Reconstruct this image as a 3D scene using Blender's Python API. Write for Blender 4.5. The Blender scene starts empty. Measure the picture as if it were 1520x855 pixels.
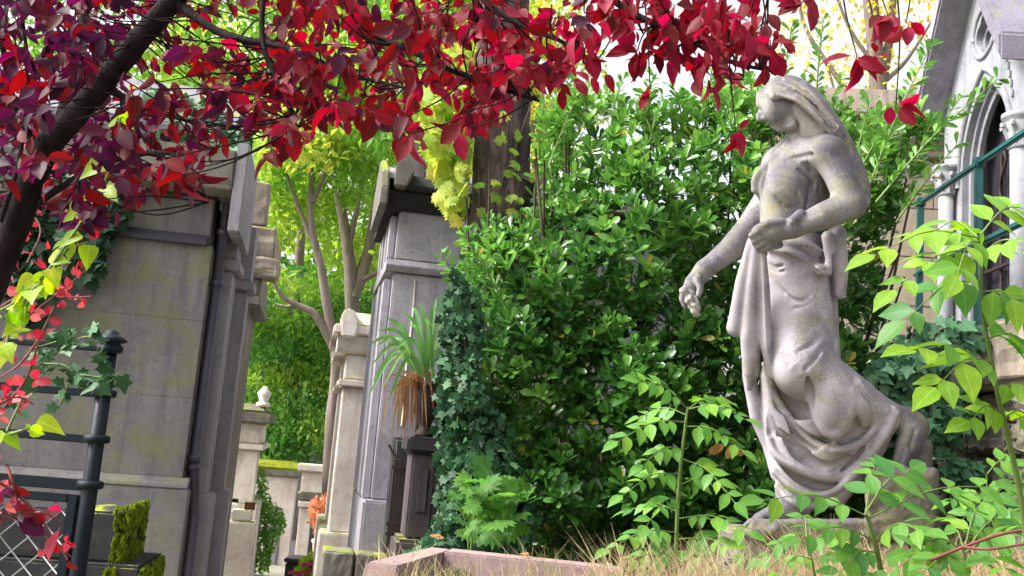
import bpy, bmesh, math, random
import numpy as np
from mathutils import Vector, Matrix
random.seed(7); rng = np.random.default_rng(11)
R = math.radians
scene = bpy.context.scene
COL = scene.collection
# ------------------------------------------------------------------ camera
PITCH, ROLL, FPX, CAMZ = R(9.0), R(4.6), 1450.0, 1.6
cam_pos = np.array([0.0, 0.0, CAMZ])
_f = np.array([0, math.cos(PITCH), math.sin(PITCH)])
_r0 = np.array([1.0, 0, 0]); _u0 = np.array([0, -math.sin(PITCH), math.cos(PITCH)])
_r = math.cos(ROLL)*_r0 + math.sin(ROLL)*_u0
_u = -math.sin(ROLL)*_r0 + math.cos(ROLL)*_u0
cam = bpy.data.cameras.new('camera'); cam_o = bpy.data.objects.new('camera', cam); COL.objects.link(cam_o)
cam.sensor_width = 36.0; cam.lens = 36.0*FPX/1520.0; cam.clip_end = 2000.0; cam.clip_start = 0.05
cam_o.matrix_world = Matrix(((_r[0], _u[0], -_f[0], 0), (_r[1], _u[1], -_f[1], 0), (_r[2], _u[2], -_f[2], CAMZ), (0, 0, 0, 1)))
scene.camera = cam_o
# ------------------------------------------------------------------ light
SUN_AZ, SUN_EL = R(-103), R(46)      # azimuth from +Y, clockwise seen from above
world = bpy.data.worlds.new('World'); scene.world = world; world.use_nodes = True
wn = world.node_tree; wn.nodes.clear()
sky = wn.nodes.new('ShaderNodeTexSky'); sky.sky_type = 'NISHITA'; sky.sun_disc = False
sky.sun_elevation = SUN_EL; sky.sun_rotation = SUN_AZ; sky.air_density = 1.0; sky.dust_density = 6.0; sky.ozone_density = 0.6
bg = wn.nodes.new('ShaderNodeBackground'); bg.inputs['Strength'].default_value = 0.15
wo = wn.nodes.new('ShaderNodeOutputWorld')
hsv = wn.nodes.new('ShaderNodeHueSaturation'); hsv.inputs['Saturation'].default_value = 0.2; hsv.inputs['Value'].default_value = 0.8   # even white overcast
wn.links.new(sky.outputs[0], hsv.inputs['Color']); wn.links.new(hsv.outputs[0], bg.inputs['Color']); wn.links.new(bg.outputs[0], wo.inputs['Surface'])
sun = bpy.data.lights.new('sun', 'SUN'); sun.energy = 1.5; sun.angle = R(10); sun.color = (1.0, 0.95, 0.87)
sun_o = bpy.data.objects.new('sun', sun); COL.objects.link(sun_o)
_sd = Vector((math.sin(SUN_AZ)*math.cos(SUN_EL), math.cos(SUN_AZ)*math.cos(SUN_EL), math.sin(SUN_EL)))
sun_o.rotation_euler = _sd.to_track_quat('Z', 'Y').to_euler(); sun_o.location = (0, 0, 20)
vs = scene.view_settings
vs.view_transform = 'Standard'; vs.look = 'None'; vs.gamma = 1.0; vs.use_curve_mapping = False
vs.exposure = 1.9
# ------------------------------------------------------------------ helpers
def P(px, py, d):
    """point seen at photo pixel (px, py), d metres in front of the camera"""
    px = np.asarray(px, float); py = np.asarray(py, float); d = np.asarray(d, float)
    a = ((px-760)/FPX*d)[..., None]; b = ((427.5-py)/FPX*d)[..., None]
    return cam_pos + a*_r + b*_u + d[..., None]*_f
def proj(p):
    q = np.asarray(p, float) - cam_pos
    d = q @ _f; dd = np.where(np.abs(d) < 1e-6, 1e-6, d)
    return 760 + (q @ _r)/dd*FPX, 427.5 - (q @ _u)/dd*FPX, d
def tag(o, label=None, cat=None, group=None, kind=None):
    if label: o['label'] = label
    if cat: o['category'] = cat
    if group: o['group'] = group
    if kind: o['kind'] = kind
    return o
def empty(name, loc, label, cat, rz=0.0, group=None):
    o = bpy.data.objects.new(name, None); COL.objects.link(o)
    o.location = tuple(float(v) for v in loc); o.rotation_euler = (0, 0, rz); o.empty_display_size = 0.1
    return tag(o, label, cat, group)
def link(name, me, parent=None, loc=None):
    o = bpy.data.objects.new(name, me); COL.objects.link(o)
    if parent is not None: o.parent = parent
    if loc is not None: o.location = tuple(float(v) for v in loc)
    return o
def mesh_np(name, V, F, mat, tint=None, smooth=True, mid=None):
    """V (n,3); F list of lists or (m,k) int array"""
    me = bpy.data.meshes.new(name)
    V = np.asarray(V, np.float32)
    if isinstance(F, np.ndarray):
        m, k = F.shape
        me.vertices.add(len(V)); me.vertices.foreach_set('co', V.ravel())
        me.loops.add(m*k); me.loops.foreach_set('vertex_index', F.astype(np.int32).ravel())
        me.polygons.add(m)
        me.polygons.foreach_set('loop_start', np.arange(0, m*k, k, dtype=np.int32))
        me.update(calc_edges=True)
        me.validate()
    else:
        me.from_pydata(V.tolist(), [], F)
    if smooth: me.polygons.foreach_set('use_smooth', np.ones(len(me.polygons), bool))
    if tint is not None:
        at = me.attributes.new('tint', 'FLOAT', 'POINT'); at.data.foreach_set('value', np.asarray(tint, np.float32))
    if mid is not None:
        at = me.attributes.new('mid', 'FLOAT', 'POINT'); at.data.foreach_set('value', np.asarray(mid, np.float32))
    if mat: me.materials.append(mat)
    me.update()
    return me
def bm_mesh(name, bm, mat, bevel=0.0, smooth=False):
    if bevel > 0:
        bmesh.ops.bevel(bm, geom=list(bm.edges), offset=bevel, segments=2, affect='EDGES', clamp_overlap=True)
    bmesh.ops.recalc_face_normals(bm, faces=bm.faces)
    me = bpy.data.meshes.new(name); bm.to_mesh(me); bm.free()
    if mat: me.materials.append(mat)
    if smooth: me.polygons.foreach_set('use_smooth', np.ones(len(me.polygons), bool))
    return me
def box(name, parent, x0, x1, y0, y1, z0, z1, mat, bevel=0.012, top=None, rough=0.0, kind=None):
    """box in the parent's frame; top=(dx,dy) shrinks the top face; rough = broken, uneven faces"""
    bm = bmesh.new()
    tx, ty = top or (0, 0)
    co = [(x0, y0, z0), (x1, y0, z0), (x1, y1, z0), (x0, y1, z0), (x0+tx, y0+ty, z1), (x1-tx, y0+ty, z1), (x1-tx, y1-ty, z1), (x0+tx, y1-ty, z1)]
    v = [bm.verts.new(c) for c in co]
    for f in ((3, 2, 1, 0), (4, 5, 6, 7), (0, 1, 5, 4), (1, 2, 6, 5), (2, 3, 7, 6), (3, 0, 4, 7)): bm.faces.new([v[i] for i in f])
    if rough > 0:
        bmesh.ops.bevel(bm, geom=list(bm.edges), offset=bevel, segments=1, affect='EDGES', clamp_overlap=True)
        bmesh.ops.subdivide_edges(bm, edges=list(bm.edges), cuts=3, use_grid_fill=True)
        for q in bm.verts:
            n = Vector((math.sin(q.co.y*31+q.co.z*17), math.sin(q.co.x*29+q.co.z*23+1), math.sin(q.co.x*19+q.co.y*37+2)))
            q.co += n*rough*0.5 + Vector((random.uniform(-1, 1), random.uniform(-1, 1), random.uniform(-1, 1)))*rough*0.5
        bevel = 0
    me = bm_mesh(name, bm, mat, bevel)
    o = link(name, me, parent)
    if kind: o['kind'] = kind
    return o
def prism(name, parent, pts, axis, a0, a1, mat, bevel=0.01):
    """extrude a 2-D outline along a local axis: axis 'x' -> pts are (y,z), 'y' -> (x,z), 'z' -> (x,y)"""
    bm = bmesh.new()
    def mk(p, a): return {'x': (a, p[0], p[1]), 'y': (p[0], a, p[1]), 'z': (p[0], p[1], a)}[axis]
    A = [bm.verts.new(mk(p, a0)) for p in pts]; B = [bm.verts.new(mk(p, a1)) for p in pts]
    n = len(pts)
    bm.faces.new(A); bm.faces.new(B[::-1])
    for i in range(n): bm.faces.new((A[i], A[(i+1) % n], B[(i+1) % n], B[i]))
    return link(name, bm_mesh(name, bm, mat, bevel), parent)
def lathe(name, parent, prof, mat, loc=(0, 0, 0), seg=20, cap=True):
    """prof: list of (r, z)"""
    n = len(prof); V = []; F = []
    for r, z in prof:
        for k in range(seg):
            a = 2*math.pi*k/seg; V.append((r*math.cos(a), r*math.sin(a), z))
    for i in range(n-1):
        for k in range(seg):
            F.append([i*seg+k, i*seg+(k+1) % seg, (i+1)*seg+(k+1) % seg, (i+1)*seg+k])
    if cap: F.append(list(range(seg))[::-1]); F.append([(n-1)*seg+k for k in range(seg)])
    me = mesh_np(name, np.array(V), F, mat); o = link(name, me, parent, loc); return o
def tube_arrays(pts, rad, seg=7, wob=0.0):
    pts = np.asarray(pts, float); n = len(pts); rad = np.broadcast_to(np.asarray(rad, float), (n,))
    T = np.gradient(pts, axis=0); T /= np.linalg.norm(T, axis=1)[:, None]+1e-9
    ref = np.array([0.31, 0.17, 0.93]); V = []
    for i in range(n):
        a = np.cross(T[i], ref); a /= np.linalg.norm(a)+1e-9; b = np.cross(T[i], a)
        for k in range(seg):
            an = 2*math.pi*k/seg; rr = rad[i]*(1+wob*math.sin(3*an+i*1.3)*0.5+wob*random.uniform(-.5, .5))
            V.append(pts[i]+rr*(math.cos(an)*a+math.sin(an)*b))
    F = [[i*seg+k, i*seg+(k+1) % seg, (i+1)*seg+(k+1) % seg, (i+1)*seg+k] for i in range(n-1) for k in range(seg)]
    F.append(list(range(seg))); F.append([(n-1)*seg+k for k in range(seg)][::-1])
    return np.array(V), F
def tubes(name, parent, lst, mat, seg=7, wob=0.0, origin=(0, 0, 0), kind=None):
    """several branches of ONE thing as one part; lst of (points, radii) in world space"""
    VV = []; FF = []; o = 0
    for pts, rad in lst:
        V, F = tube_arrays(pts, rad, seg, wob); VV.append(V); FF += [[i+o for i in f] for f in F]; o += len(V)
    me = mesh_np(name, np.concatenate(VV)-np.asarray(origin), FF, mat)
    ob = link(name, me, parent)
    if kind: ob['kind'] = kind
    return ob
def smooth_path(pts, n=8):
    """Catmull-Rom through pts"""
    p = np.asarray(pts, float); p = np.vstack([2*p[0]-p[1], p, 2*p[-1]-p[-2]]); out = []
    for i in range(1, len(p)-2):
        for t in np.linspace(0, 1, n, endpoint=False):
            out.append(0.5*((2*p[i]) + (-p[i-1]+p[i+1])*t + (2*p[i-1]-5*p[i]+4*p[i+1]-p[i+2])*t*t + (-p[i-1]+3*p[i]-3*p[i+1]+p[i+2])*t**3))
    out.append(p[-2]); return np.array(out)
# ------------------------------------------------------------------ materials
def new_mat(name):
    m = bpy.data.materials.new(name); m.use_nodes = True; nt = m.node_tree; nt.nodes.clear()
    out = nt.nodes.new('ShaderNodeOutputMaterial'); b = nt.nodes.new('ShaderNodeBsdfPrincipled')
    nt.links.new(b.outputs[0], out.inputs['Surface']); return m, nt, b, out
def nd(nt, typ, props=None, **ins):
    n = nt.nodes.new(typ)
    for k, v in (props or {}).items(): setattr(n, k, v)
    for k, v in ins.items():
        key = int(k[1:]) if k[0] == 'i' and k[1:].isdigit() else k.replace('_', ' ')
        if isinstance(v, bpy.types.NodeSocket): nt.links.new(v, n.inputs[key])
        else: n.inputs[key].default_value = v
    return n
def c4(c): return (c[0], c[1], c[2], 1.0)
def ramp(nt, fac, stops, interp='LINEAR'):
    n = nt.nodes.new('ShaderNodeValToRGB'); n.color_ramp.interpolation = interp; nt.links.new(fac, n.inputs[0])
    e = n.color_ramp.elements
    while len(e) < len(stops): e.new(0.5)
    for el, (p, c) in zip(e, stops): el.position = p; el.color = c4(c) if len(c) == 3 else c
    return n.outputs[0]
def mixc(nt, fac, a, b, mode='MIX'):
    n = nt.nodes.new('ShaderNodeMix'); n.data_type = 'RGBA'; n.blend_type = mode
    for s, v in ((n.inputs[0], fac), (n.inputs[6], a), (n.inputs[7], b)):
        if isinstance(v, bpy.types.NodeSocket): nt.links.new(v, s)
        else: s.default_value = v if isinstance(v, float) else c4(v)
    return n.outputs[2]
def mth(nt, op, a, b=None, clamp=False):
    n = nt.nodes.new('ShaderNodeMath'); n.operation = op; n.use_clamp = clamp
    for i, v in enumerate((a, b)):
        if v is None: continue
        if isinstance(v, bpy.types.NodeSocket): nt.links.new(v, n.inputs[i])
        else: n.inputs[i].default_value = v
    return n.outputs[0]
def noise(nt, vec, scale, detail=6, rough=0.6, dist=0.0):
    return nd(nt, 'ShaderNodeTexNoise', Vector=vec, Scale=scale, Detail=detail, Roughness=rough, Distortion=dist).outputs['Fac']
BW = lambda lo, hi: [(lo, (0, 0, 0)), (hi, (1, 1, 1))]
def stone(name, base, dark, lichen=(0.20, 0.24, 0.07), moss=0.0, lich=0.35, streak=0.5, rough=0.85, bump=0.25, speck=0.35, mossc=(0.15, 0.21, 0.015), sc=1.0):
    m, nt, b, out = new_mat(name)
    g = nd(nt, 'ShaderNodeNewGeometry'); pos = g.outputs['Position']
    big = noise(nt, pos, 1.7*sc, 5, 0.6)
    fine = noise(nt, pos, 42*sc, 5, 0.7); speckn = noise(nt, pos, 190*sc, 2, 0.6)
    mp = nd(nt, 'ShaderNodeMapping', Vector=pos, Scale=(9*sc, 9*sc, 0.7*sc)).outputs[0]
    st = noise(nt, mp, 1.0, 5, 0.65)
    col = mixc(nt, ramp(nt, big, BW(0.35, 0.68)), base, tuple(0.55*x+0.45*y for x, y in zip(base, dark)))
    col = mixc(nt, mth(nt, 'MULTIPLY', ramp(nt, st, BW(0.48, 0.72)), streak), col, dark)
    col = mixc(nt, mth(nt, 'MULTIPLY', ramp(nt, noise(nt, pos, 7.5*sc, 8, 0.75, 0.8), BW(0.5, 0.64)), 0.4), col, dark)
    lm = mth(nt, 'MULTIPLY', ramp(nt, noise(nt, pos, 3.3*sc, 7, 0.72, 0.6), BW(0.5, 0.68)), lich)
    col = mixc(nt, lm, col, lichen)
    col = mixc(nt, mth(nt, 'MULTIPLY', ramp(nt, fine, BW(0.5, 0.66)), speck), col, dark)
    col = mixc(nt, mth(nt, 'MULTIPLY', ramp(nt, speckn, BW(0.55, 0.75)), speck*0.7), col, tuple(min(1, x*1.45+0.03) for x in base))
    if moss > 0:
        nz = nd(nt, 'ShaderNodeSeparateXYZ', Vector=g.outputs['Normal']).outputs[2]
        mm = mth(nt, 'MULTIPLY', ramp(nt, nz, BW(0.25, 0.75)), ramp(nt, noise(nt, pos, 5*sc, 5, 0.7), BW(0.62-0.4*moss, 0.72-0.3*moss)))
        mcol = mixc(nt, noise(nt, pos, 30, 3), mossc, (0.27, 0.29, 0.035))
        col = mixc(nt, mm, col, mcol)
    nt.links.new(col, b.inputs['Base Color'])
    b.inputs['Roughness'].default_value = rough; b.inputs['Specular IOR Level'].default_value = 0.3
    hh = mth(nt, 'ADD', mth(nt, 'MULTIPLY', fine, 0.7), mth(nt, 'MULTIPLY', speckn, 0.3))
    bp = nd(nt, 'ShaderNodeBump', Strength=bump, Distance=0.02, Height=hh)
    nt.links.new(bp.outputs[0], b.inputs['Normal'])
    return m
def leafmat(name, stops, trans=0.4, rough=0.45, spec=0.4, sat=None, vein=0.0):
    m, nt, b, out = new_mat(name)
    at = nd(nt, 'ShaderNodeAttribute', {'attribute_name': 'tint'})
    g = nd(nt, 'ShaderNodeNewGeometry')
    col = ramp(nt, at.outputs['Fac'], stops)
    nz = noise(nt, g.outputs['Position'], 55, 3, 0.6)
    col = mixc(nt, mth(nt, 'MULTIPLY', ramp(nt, nz, BW(0.4, 0.75)), 0.35), col, tuple(0.55*v for v in stops[len(stops)//2][1]))
    md = nd(nt, 'ShaderNodeAttribute', {'attribute_name': 'mid'})
    rib = ramp(nt, md.outputs['Fac'], [(0.03, (1, 1, 1)), (0.13, (0, 0, 0))])
    lt = nd(nt, 'ShaderNodeHueSaturation', Saturation=0.85, Value=1.9, Color=col)
    col = mixc(nt, mth(nt, 'MULTIPLY', rib, 0.28), col, lt.outputs[0])
    nt.links.new(col, b.inputs['Base Color'])
    b.inputs['Roughness'].default_value = rough; b.inputs['Specular IOR Level'].default_value = spec
    tr = nd(nt, 'ShaderNodeBsdfTranslucent')
    hs = nd(nt, 'ShaderNodeHueSaturation', Saturation=sat or 1.1, Value=1.5, Color=col)
    nt.links.new(hs.outputs[0], tr.inputs['Color'])
    mx = nt.nodes.new('ShaderNodeMixShader'); mx.inputs[0].default_value = trans
    nt.links.new(b.outputs[0], mx.inputs[1]); nt.links.new(tr.outputs[0], mx.inputs[2])
    nt.links.new(mx.outputs[0], out.inputs['Surface'])
    bp = nd(nt, 'ShaderNodeBump', Strength=0.15, Distance=0.004, Height=nz); nt.links.new(bp.outputs[0], b.inputs['Normal'])
    return m
def plain(name, c, rough=0.6, metal=0.0, var=0.3, sc=20, spec=0.5, bump=0.1, c2=None):
    m, nt, b, out = new_mat(name)
    g = nd(nt, 'ShaderNodeNewGeometry'); n = noise(nt, g.outputs['Position'], sc, 5, 0.65)
    col = mixc(nt, mth(nt, 'MULTIPLY', ramp(nt, n, BW(0.4, 0.7)), var), c, c2 or tuple(0.4*v for v in c))
    nt.links.new(col, b.inputs['Base Color']); b.inputs['Roughness'].default_value = rough; b.inputs['Metallic'].default_value = metal
    b.inputs['Specular IOR Level'].default_value = spec
    bp = nd(nt, 'ShaderNodeBump', Strength=bump, Distance=0.01, Height=n); nt.links.new(bp.outputs[0], b.inputs['Normal'])
    return m
def bark(name, c, c2, sc=14, bump=0.8, green=0.0):
    m, nt, b, out = new_mat(name)
    pos = nd(nt, 'ShaderNodeNewGeometry').outputs['Position']
    mp = nd(nt, 'ShaderNodeMapping', Vector=pos, Scale=(sc, sc, sc*0.12)).outputs[0]
    n = noise(nt, mp, 1.0, 7, 0.72, 0.8); n2 = noise(nt, pos, 4, 4)
    col = mixc(nt, ramp(nt, n, BW(0.38, 0.62)), c2, c)
    col = mixc(nt, mth(nt, 'MULTIPLY', ramp(nt, n2, BW(0.5, 0.7)), green), col, (0.16, 0.19, 0.05))
    nt.links.new(col, b.inputs['Base Color']); b.inputs['Roughness'].default_value = 0.9; b.inputs['Specular IOR Level'].default_value = 0.2
    bp = nd(nt, 'ShaderNodeBump', Strength=bump, Distance=0.03, Height=n); nt.links.new(bp.outputs[0], b.inputs['Normal'])
    return m
# ------------------------------------------------------------------ leaves
def tmpl_leaf(prof, fold=0.25, curl=0.25):
    """prof: (t, half width) stations; first and last are points"""
    V = []; F = []; rows = []
    for t, w in prof:
        z = -curl*t*t
        if w <= 0: rows.append([len(V)]); V.append((0, t, z))
        else:
            rows.append([len(V), len(V)+1, len(V)+2]); V += [(-w, t, z+fold*w), (0, t, z), (w, t, z+fold*w)]
    for a, b in zip(rows[:-1], rows[1:]):
        if len(a) == 1: F += [(a[0], b[1], b[0]), (a[0], b[2], b[1])]
        elif len(b) == 1: F += [(a[0], a[1], b[0]), (a[1], a[2], b[0])]
        else: F += [(a[0], a[1], b[1]), (a[0], b[1], b[0]), (a[1], a[2], b[2]), (a[1], b[2], b[1])]
    return np.array(V, float), np.array(F)
def tmpl_fan(outline, cz=0.06, centre=(0, 0.35), curl=0.15):
    V = [(centre[0], centre[1], 0)]
    for x, y in outline: V.append((x, y, cz*(1 if (len(V) % 2) else -0.3)-curl*(x*x+(y-.3)**2)))
    n = len(outline)
    F = [(0, 1+i, 1+(i+1) % n) for i in range(n)]
    return np.array(V, float), np.array(F)
def mir(h): return h + [(-x, y) for x, y in h[::-1] if x > 0]
T_PLUM = tmpl_leaf([(0, 0), (0.05, .015), (0.17, .02), (0.3, .17), (0.5, .26), (0.72, .22), (0.9, .09), (1, 0)], 0.32, 0.16)
T_PLUM2 = tmpl_leaf([(0, 0), (0.05, .015), (0.17, .02), (0.3, .15), (0.5, .22), (0.72, .19), (0.9, .08), (1, 0)], 0.7, 0.5)
T_PITT = tmpl_leaf([(0, 0), (0.2, .06), (0.55, .15), (0.8, .185), (0.94, .11), (1, 0)], 0.3, 0.12)
T_ASH = tmpl_leaf([(0, 0), (0.07, .05), (0.22, .21), (0.42, .27), (0.65, .21), (0.84, .09), (1, 0)], 0.22, 0.2)
T_HEART = tmpl_leaf([(0, 0), (0.02, .2), (0.15, .36), (0.35, .37), (0.6, .25), (0.82, .1), (1, 0)], 0.3, 0.3)
T_SMALL = tmpl_leaf([(0, 0), (0.45, .28), (1, 0)], 0.35, 0.15)
T_RND = tmpl_leaf([(0, 0), (0.2, .2), (0.55, .36), (0.85, .25), (1, 0)], 0.25, 0.2)
T_IVY = tmpl_fan(mir([(0.0, 0.0), (0.2, -0.12), (0.42, 0.0), (0.3, 0.22), (0.5, 0.45), (0.24, 0.55), (0.0, 1.0)]))
T_MAPLE = tmpl_fan(mir([(0.0, 0.0), (0.3, -0.1), (0.26, 0.06), (0.58, 0.12), (0.48, 0.24), (0.66, 0.46), (0.44, 0.44), (0.5, 0.72), (0.27, 0.58), (0.2, 0.8), (0.12, 0.74), (0.0, 1.0)]), 0.05)
def frames(axis, nrm):
    a = axis/(np.linalg.norm(axis, axis=1)[:, None]+1e-9)
    n = nrm - (nrm*a).sum(1)[:, None]*a; n /= np.linalg.norm(n, axis=1)[:, None]+1e-9
    x = np.cross(a, n)
    return x, a, n
def leaves(parent, pos, axis, nrm, size, tint, tm, mat, nparts=300, part='leaf', rest='foliage', origin=(0, 0, 0)):
    """leaves of ONE plant: the nparts that show largest are parts of their own, the rest one part"""
    pos = np.asarray(pos, float); n = len(pos)
    axis = np.asarray(axis, float); nrm = np.asarray(nrm, float)
    size = np.broadcast_to(np.asarray(size, float), (n,)); tint = np.clip(np.broadcast_to(np.asarray(tint, float), (n,)), 0, 1)
    x, a, nn = frames(axis, nrm); V, F = tm; org = np.asarray(origin, float)
    sel = np.zeros(n, bool); midv = (np.abs(V[:, 0]) > 1e-6).astype(float)
    if nparts > 0:
        px, py, d = proj(pos+a*size[:, None]*0.5)
        ok = (px > -5) & (px < 1525) & (py > -5) & (py < 860) & (d > 0.2)
        cx = np.clip((px/14).astype(int), -2, 120)+2; cy = np.clip((py/14).astype(int), -2, 70)+2
        key = cx*80+cy; mind = np.full(130*80, 1e9); np.minimum.at(mind, key[ok], d[ok])
        vis = np.where(d - mind[key] < 0.06, 1.0, 0.25)
        facing = np.abs((nn*((pos-cam_pos)/np.linalg.norm(pos-cam_pos, axis=1)[:, None])).sum(1))*0.7+0.3
        score = np.where(ok, size/np.maximum(d, 0.2)*vis*facing, -1)
        idx = np.argsort(-score)[:nparts]; idx = idx[score[idx] > 0]; sel[idx] = True
        variants = {}
        for i in idx:
            k = int(round(tint[i]*15))
            if k not in variants: variants[k] = mesh_np(part, V, F, mat, np.full(len(V), k/15), True, midv)
            o = bpy.data.objects.new(part, variants[k]); COL.objects.link(o); o.parent = parent
            s = size[i]; M = Matrix(((x[i][0]*s, a[i][0]*s, nn[i][0]*s, pos[i][0]-org[0]), (x[i][1]*s, a[i][1]*s, nn[i][1]*s, pos[i][1]-org[1]), (x[i][2]*s, a[i][2]*s, nn[i][2]*s, pos[i][2]-org[2]), (0, 0, 0, 1)))
            o.matrix_local = M
    r = ~sel; m = int(r.sum())
    if m:
        sV = size[r][:, None, None]*V[None]
        W = pos[r][:, None, :] - org + sV[..., 0:1]*x[r][:, None, :] + sV[..., 1:2]*a[r][:, None, :] + sV[..., 2:3]*nn[r][:, None, :]
        FF = (F[None]+(np.arange(m)*len(V))[:, None, None]).reshape(-1, F.shape[1])
        o = link(rest, mesh_np(rest, W.reshape(-1, 3), FF, mat, np.repeat(tint[r], len(V)), True, np.tile(midv, m)), parent); o['kind'] = 'stuff'
def rvec(n): 
    v = rng.normal(size=(n, 3)); return v/np.linalg.norm(v, axis=1)[:, None]
UP = np.array([0, 0, 1.0]); TOCAM = -_f
def in_poly(px, py, poly):
    poly = np.asarray(poly, float); n = len(poly); c = np.zeros(len(px), bool); j = n-1
    for i in range(n):
        xi, yi = poly[i]; xj, yj = poly[j]
        t = ((yi > py) != (yj > py)) & (px < (xj-xi)*(py-yi)/(yj-yi+1e-12)+xi); c ^= t; j = i
    return c
def poly_dist(px, py, poly):
    poly = np.asarray(poly, float); d = np.full(len(px), 1e9); n = len(poly)
    for i in range(n):
        a = poly[i]; b = poly[(i+1) % n]; ab = b-a
        t = np.clip(((px-a[0])*ab[0]+(py-a[1])*ab[1])/(ab@ab+1e-9), 0, 1)
        d = np.minimum(d, np.hypot(px-a[0]-t*ab[0], py-a[1]-t*ab[1]))
    return d
def sample_poly(poly, n):
    p = np.asarray(poly, float); lo = p.min(0); hi = p.max(0); X = []; Y = []; c = 0
    while c < n:
        x = rng.uniform(lo[0], hi[0], n*2); y = rng.uniform(lo[1], hi[1], n*2); k = in_poly(x, y, poly)
        X.append(x[k]); Y.append(y[k]); c += k.sum()
    return np.concatenate(X)[:n], np.concatenate(Y)[:n]
def lump(a, b, s, seed=0.0):
    return (np.sin(a/s+seed)+np.sin(b/s*1.13+seed*2.1+1)+np.sin((a+b)/s*0.71+seed*1.7)+np.sin((a-b)/s*1.37+seed*0.6))/4
# ------------------------------------------------------------------ palette
M_GREY = stone('grey_limestone', (0.215, 0.20, 0.195), (0.085, 0.075, 0.09), lichen=(0.17, 0.19, 0.065), lich=0.8, moss=0.0, streak=0.7)
M_GREYMOSS = stone('weathered_limestone', (0.21, 0.19, 0.17), (0.05, 0.045, 0.042), moss=0.55, lich=0.4, streak=0.7)
M_LAV = stone('violet_grey_limestone', (0.34, 0.325, 0.365), (0.12, 0.11, 0.13), lich=0.2, streak=0.6, moss=0.3)
M_PALE = stone('pale_limestone', (0.80, 0.77, 0.73), (0.42, 0.27, 0.22), lichen=(0.42, 0.40, 0.16), moss=0.5, lich=0.25, streak=0.45, speck=0.2)
M_CREAM = stone('cream_limestone', (0.38, 0.32, 0.25), (0.19, 0.14, 0.10), lich=0.2, streak=0.4, speck=0.2)
M_CHAP = stone('chapel_limestone', (0.30, 0.31, 0.35), (0.12, 0.115, 0.13), lichen=(0.34, 0.32, 0.22), lich=0.3, streak=0.5, speck=0.2)
M_SLATE = stone('roof_stone', (0.21, 0.20, 0.25), (0.08, 0.07, 0.10), lich=0.25, streak=0.3, moss=0.25)
M_RUB = stone('rubble_stone', (0.24, 0.21, 0.19), (0.055, 0.05, 0.05), lich=0.35, moss=0.35, streak=0.6, bump=0.8, speck=0.6)
M_BLACK = stone('soot_and_shade_stone', (0.032, 0.03, 0.034), (0.009, 0.008, 0.01), lich=0.12, moss=0.12, streak=0.5, speck=0.3, mossc=(0.20, 0.27, 0.01))  # soot-black stone, also used for the painted shade beside the gate
M_PINK = stone('pink_granite', (0.31, 0.215, 0.215), (0.14, 0.095, 0.10), lich=0.25, streak=0.25, speck=0.55, bump=0.1)
M_TERR = stone('terrace_stone', (0.34, 0.28, 0.23), (0.10, 0.08, 0.07), lich=0.3, moss=0.35, streak=0.75, speck=0.4)
M_DIRT = stone('garden_soil', (0.10, 0.075, 0.05), (0.03, 0.022, 0.016), lich=0.4, lichen=(0.10, 0.11, 0.03), streak=0.0, bump=1.0, speck=0.6)
M_PATH = stone('worn_path_stone', (0.24, 0.22, 0.20), (0.10, 0.09, 0.08), lich=0.3, streak=0.0, moss=0.2)
M_IRON = plain('dark_painted_iron', (0.006, 0.012, 0.018), 0.5, 0.0, 0.4, 40, 0.2, 0.15)
M_GREENIRON = plain('green_painted_iron', (0.012, 0.10, 0.105), 0.35, 0.0, 0.3, 30, 0.5, 0.1)
M_RUST = plain('rusted_iron', (0.19, 0.075, 0.03), 0.8, 0.2, 0.7, 25, 0.3, 0.5, (0.06, 0.025, 0.015))
M_OLDIRON = plain('old_brown_iron', (0.045, 0.028, 0.026), 0.65, 0.3, 0.5, 25, 0.4, 0.3)
M_WIRE = plain('galvanised_wire', (0.32, 0.32, 0.34), 0.45, 0.6, 0.3, 30, 0.5, 0.1)
M_PIPE = plain('lead_grey_pipe', (0.06, 0.055, 0.075), 0.5, 0.3, 0.4, 20)
M_DARKGLASS = plain('dark_window_leads', (0.035, 0.03, 0.04), 0.2, 0.0, 0.4, 6, 0.6, 0.05)
M_BARK_PLUM = bark('plum_bark', (0.026, 0.015, 0.018), (0.008, 0.005, 0.006), 22)
M_BARK_OLD = bark('old_ash_bark', (0.16, 0.115, 0.115), (0.05, 0.034, 0.036), 20, 1.0)
M_BARK_MAPLE = bark('maple_bark', (0.25, 0.20, 0.18), (0.15, 0.12, 0.11), 9, 0.4, 0.4)
M_STEM = plain('green_stem', (0.13, 0.20, 0.045), 0.6, 0, 0.3, 30)
M_STEMRED = plain('red_twig', (0.20, 0.045, 0.04), 0.6, 0, 0.4, 30)
M_TWIG = plain('brown_twig', (0.085, 0.055, 0.04), 0.8, 0, 0.4, 30)
L_PLUM = leafmat('plum_leaf', [(0.0, (0.035, 0.011, 0.03)), (0.2, (0.065, 0.016, 0.04)), (0.4, (0.105, 0.022, 0.022)), (0.55, (0.165, 0.022, 0.024)), (0.75, (0.24, 0.018, 0.03)), (1.0, (0.34, 0.022, 0.06))], 0.5, 0.5, 0.22, 1.3)
L_RED = leafmat('scarlet_creeper_leaf', [(0, (0.25, 0.02, 0.03)), (0.5, (0.45, 0.05, 0.07)), (1, (0.62, 0.16, 0.15))], 0.5, 0.5, 0.3)
L_PITT = leafmat('glossy_shrub_leaf', [(0, (0.012, 0.045, 0.013)), (0.4, (0.04, 0.14, 0.022)), (0.75, (0.105, 0.27, 0.035)), (0.95, (0.19, 0.39, 0.06)), (1, (0.4, 0.34, 0.05))], 0.3, 0.27, 0.5, 1.0)
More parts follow.
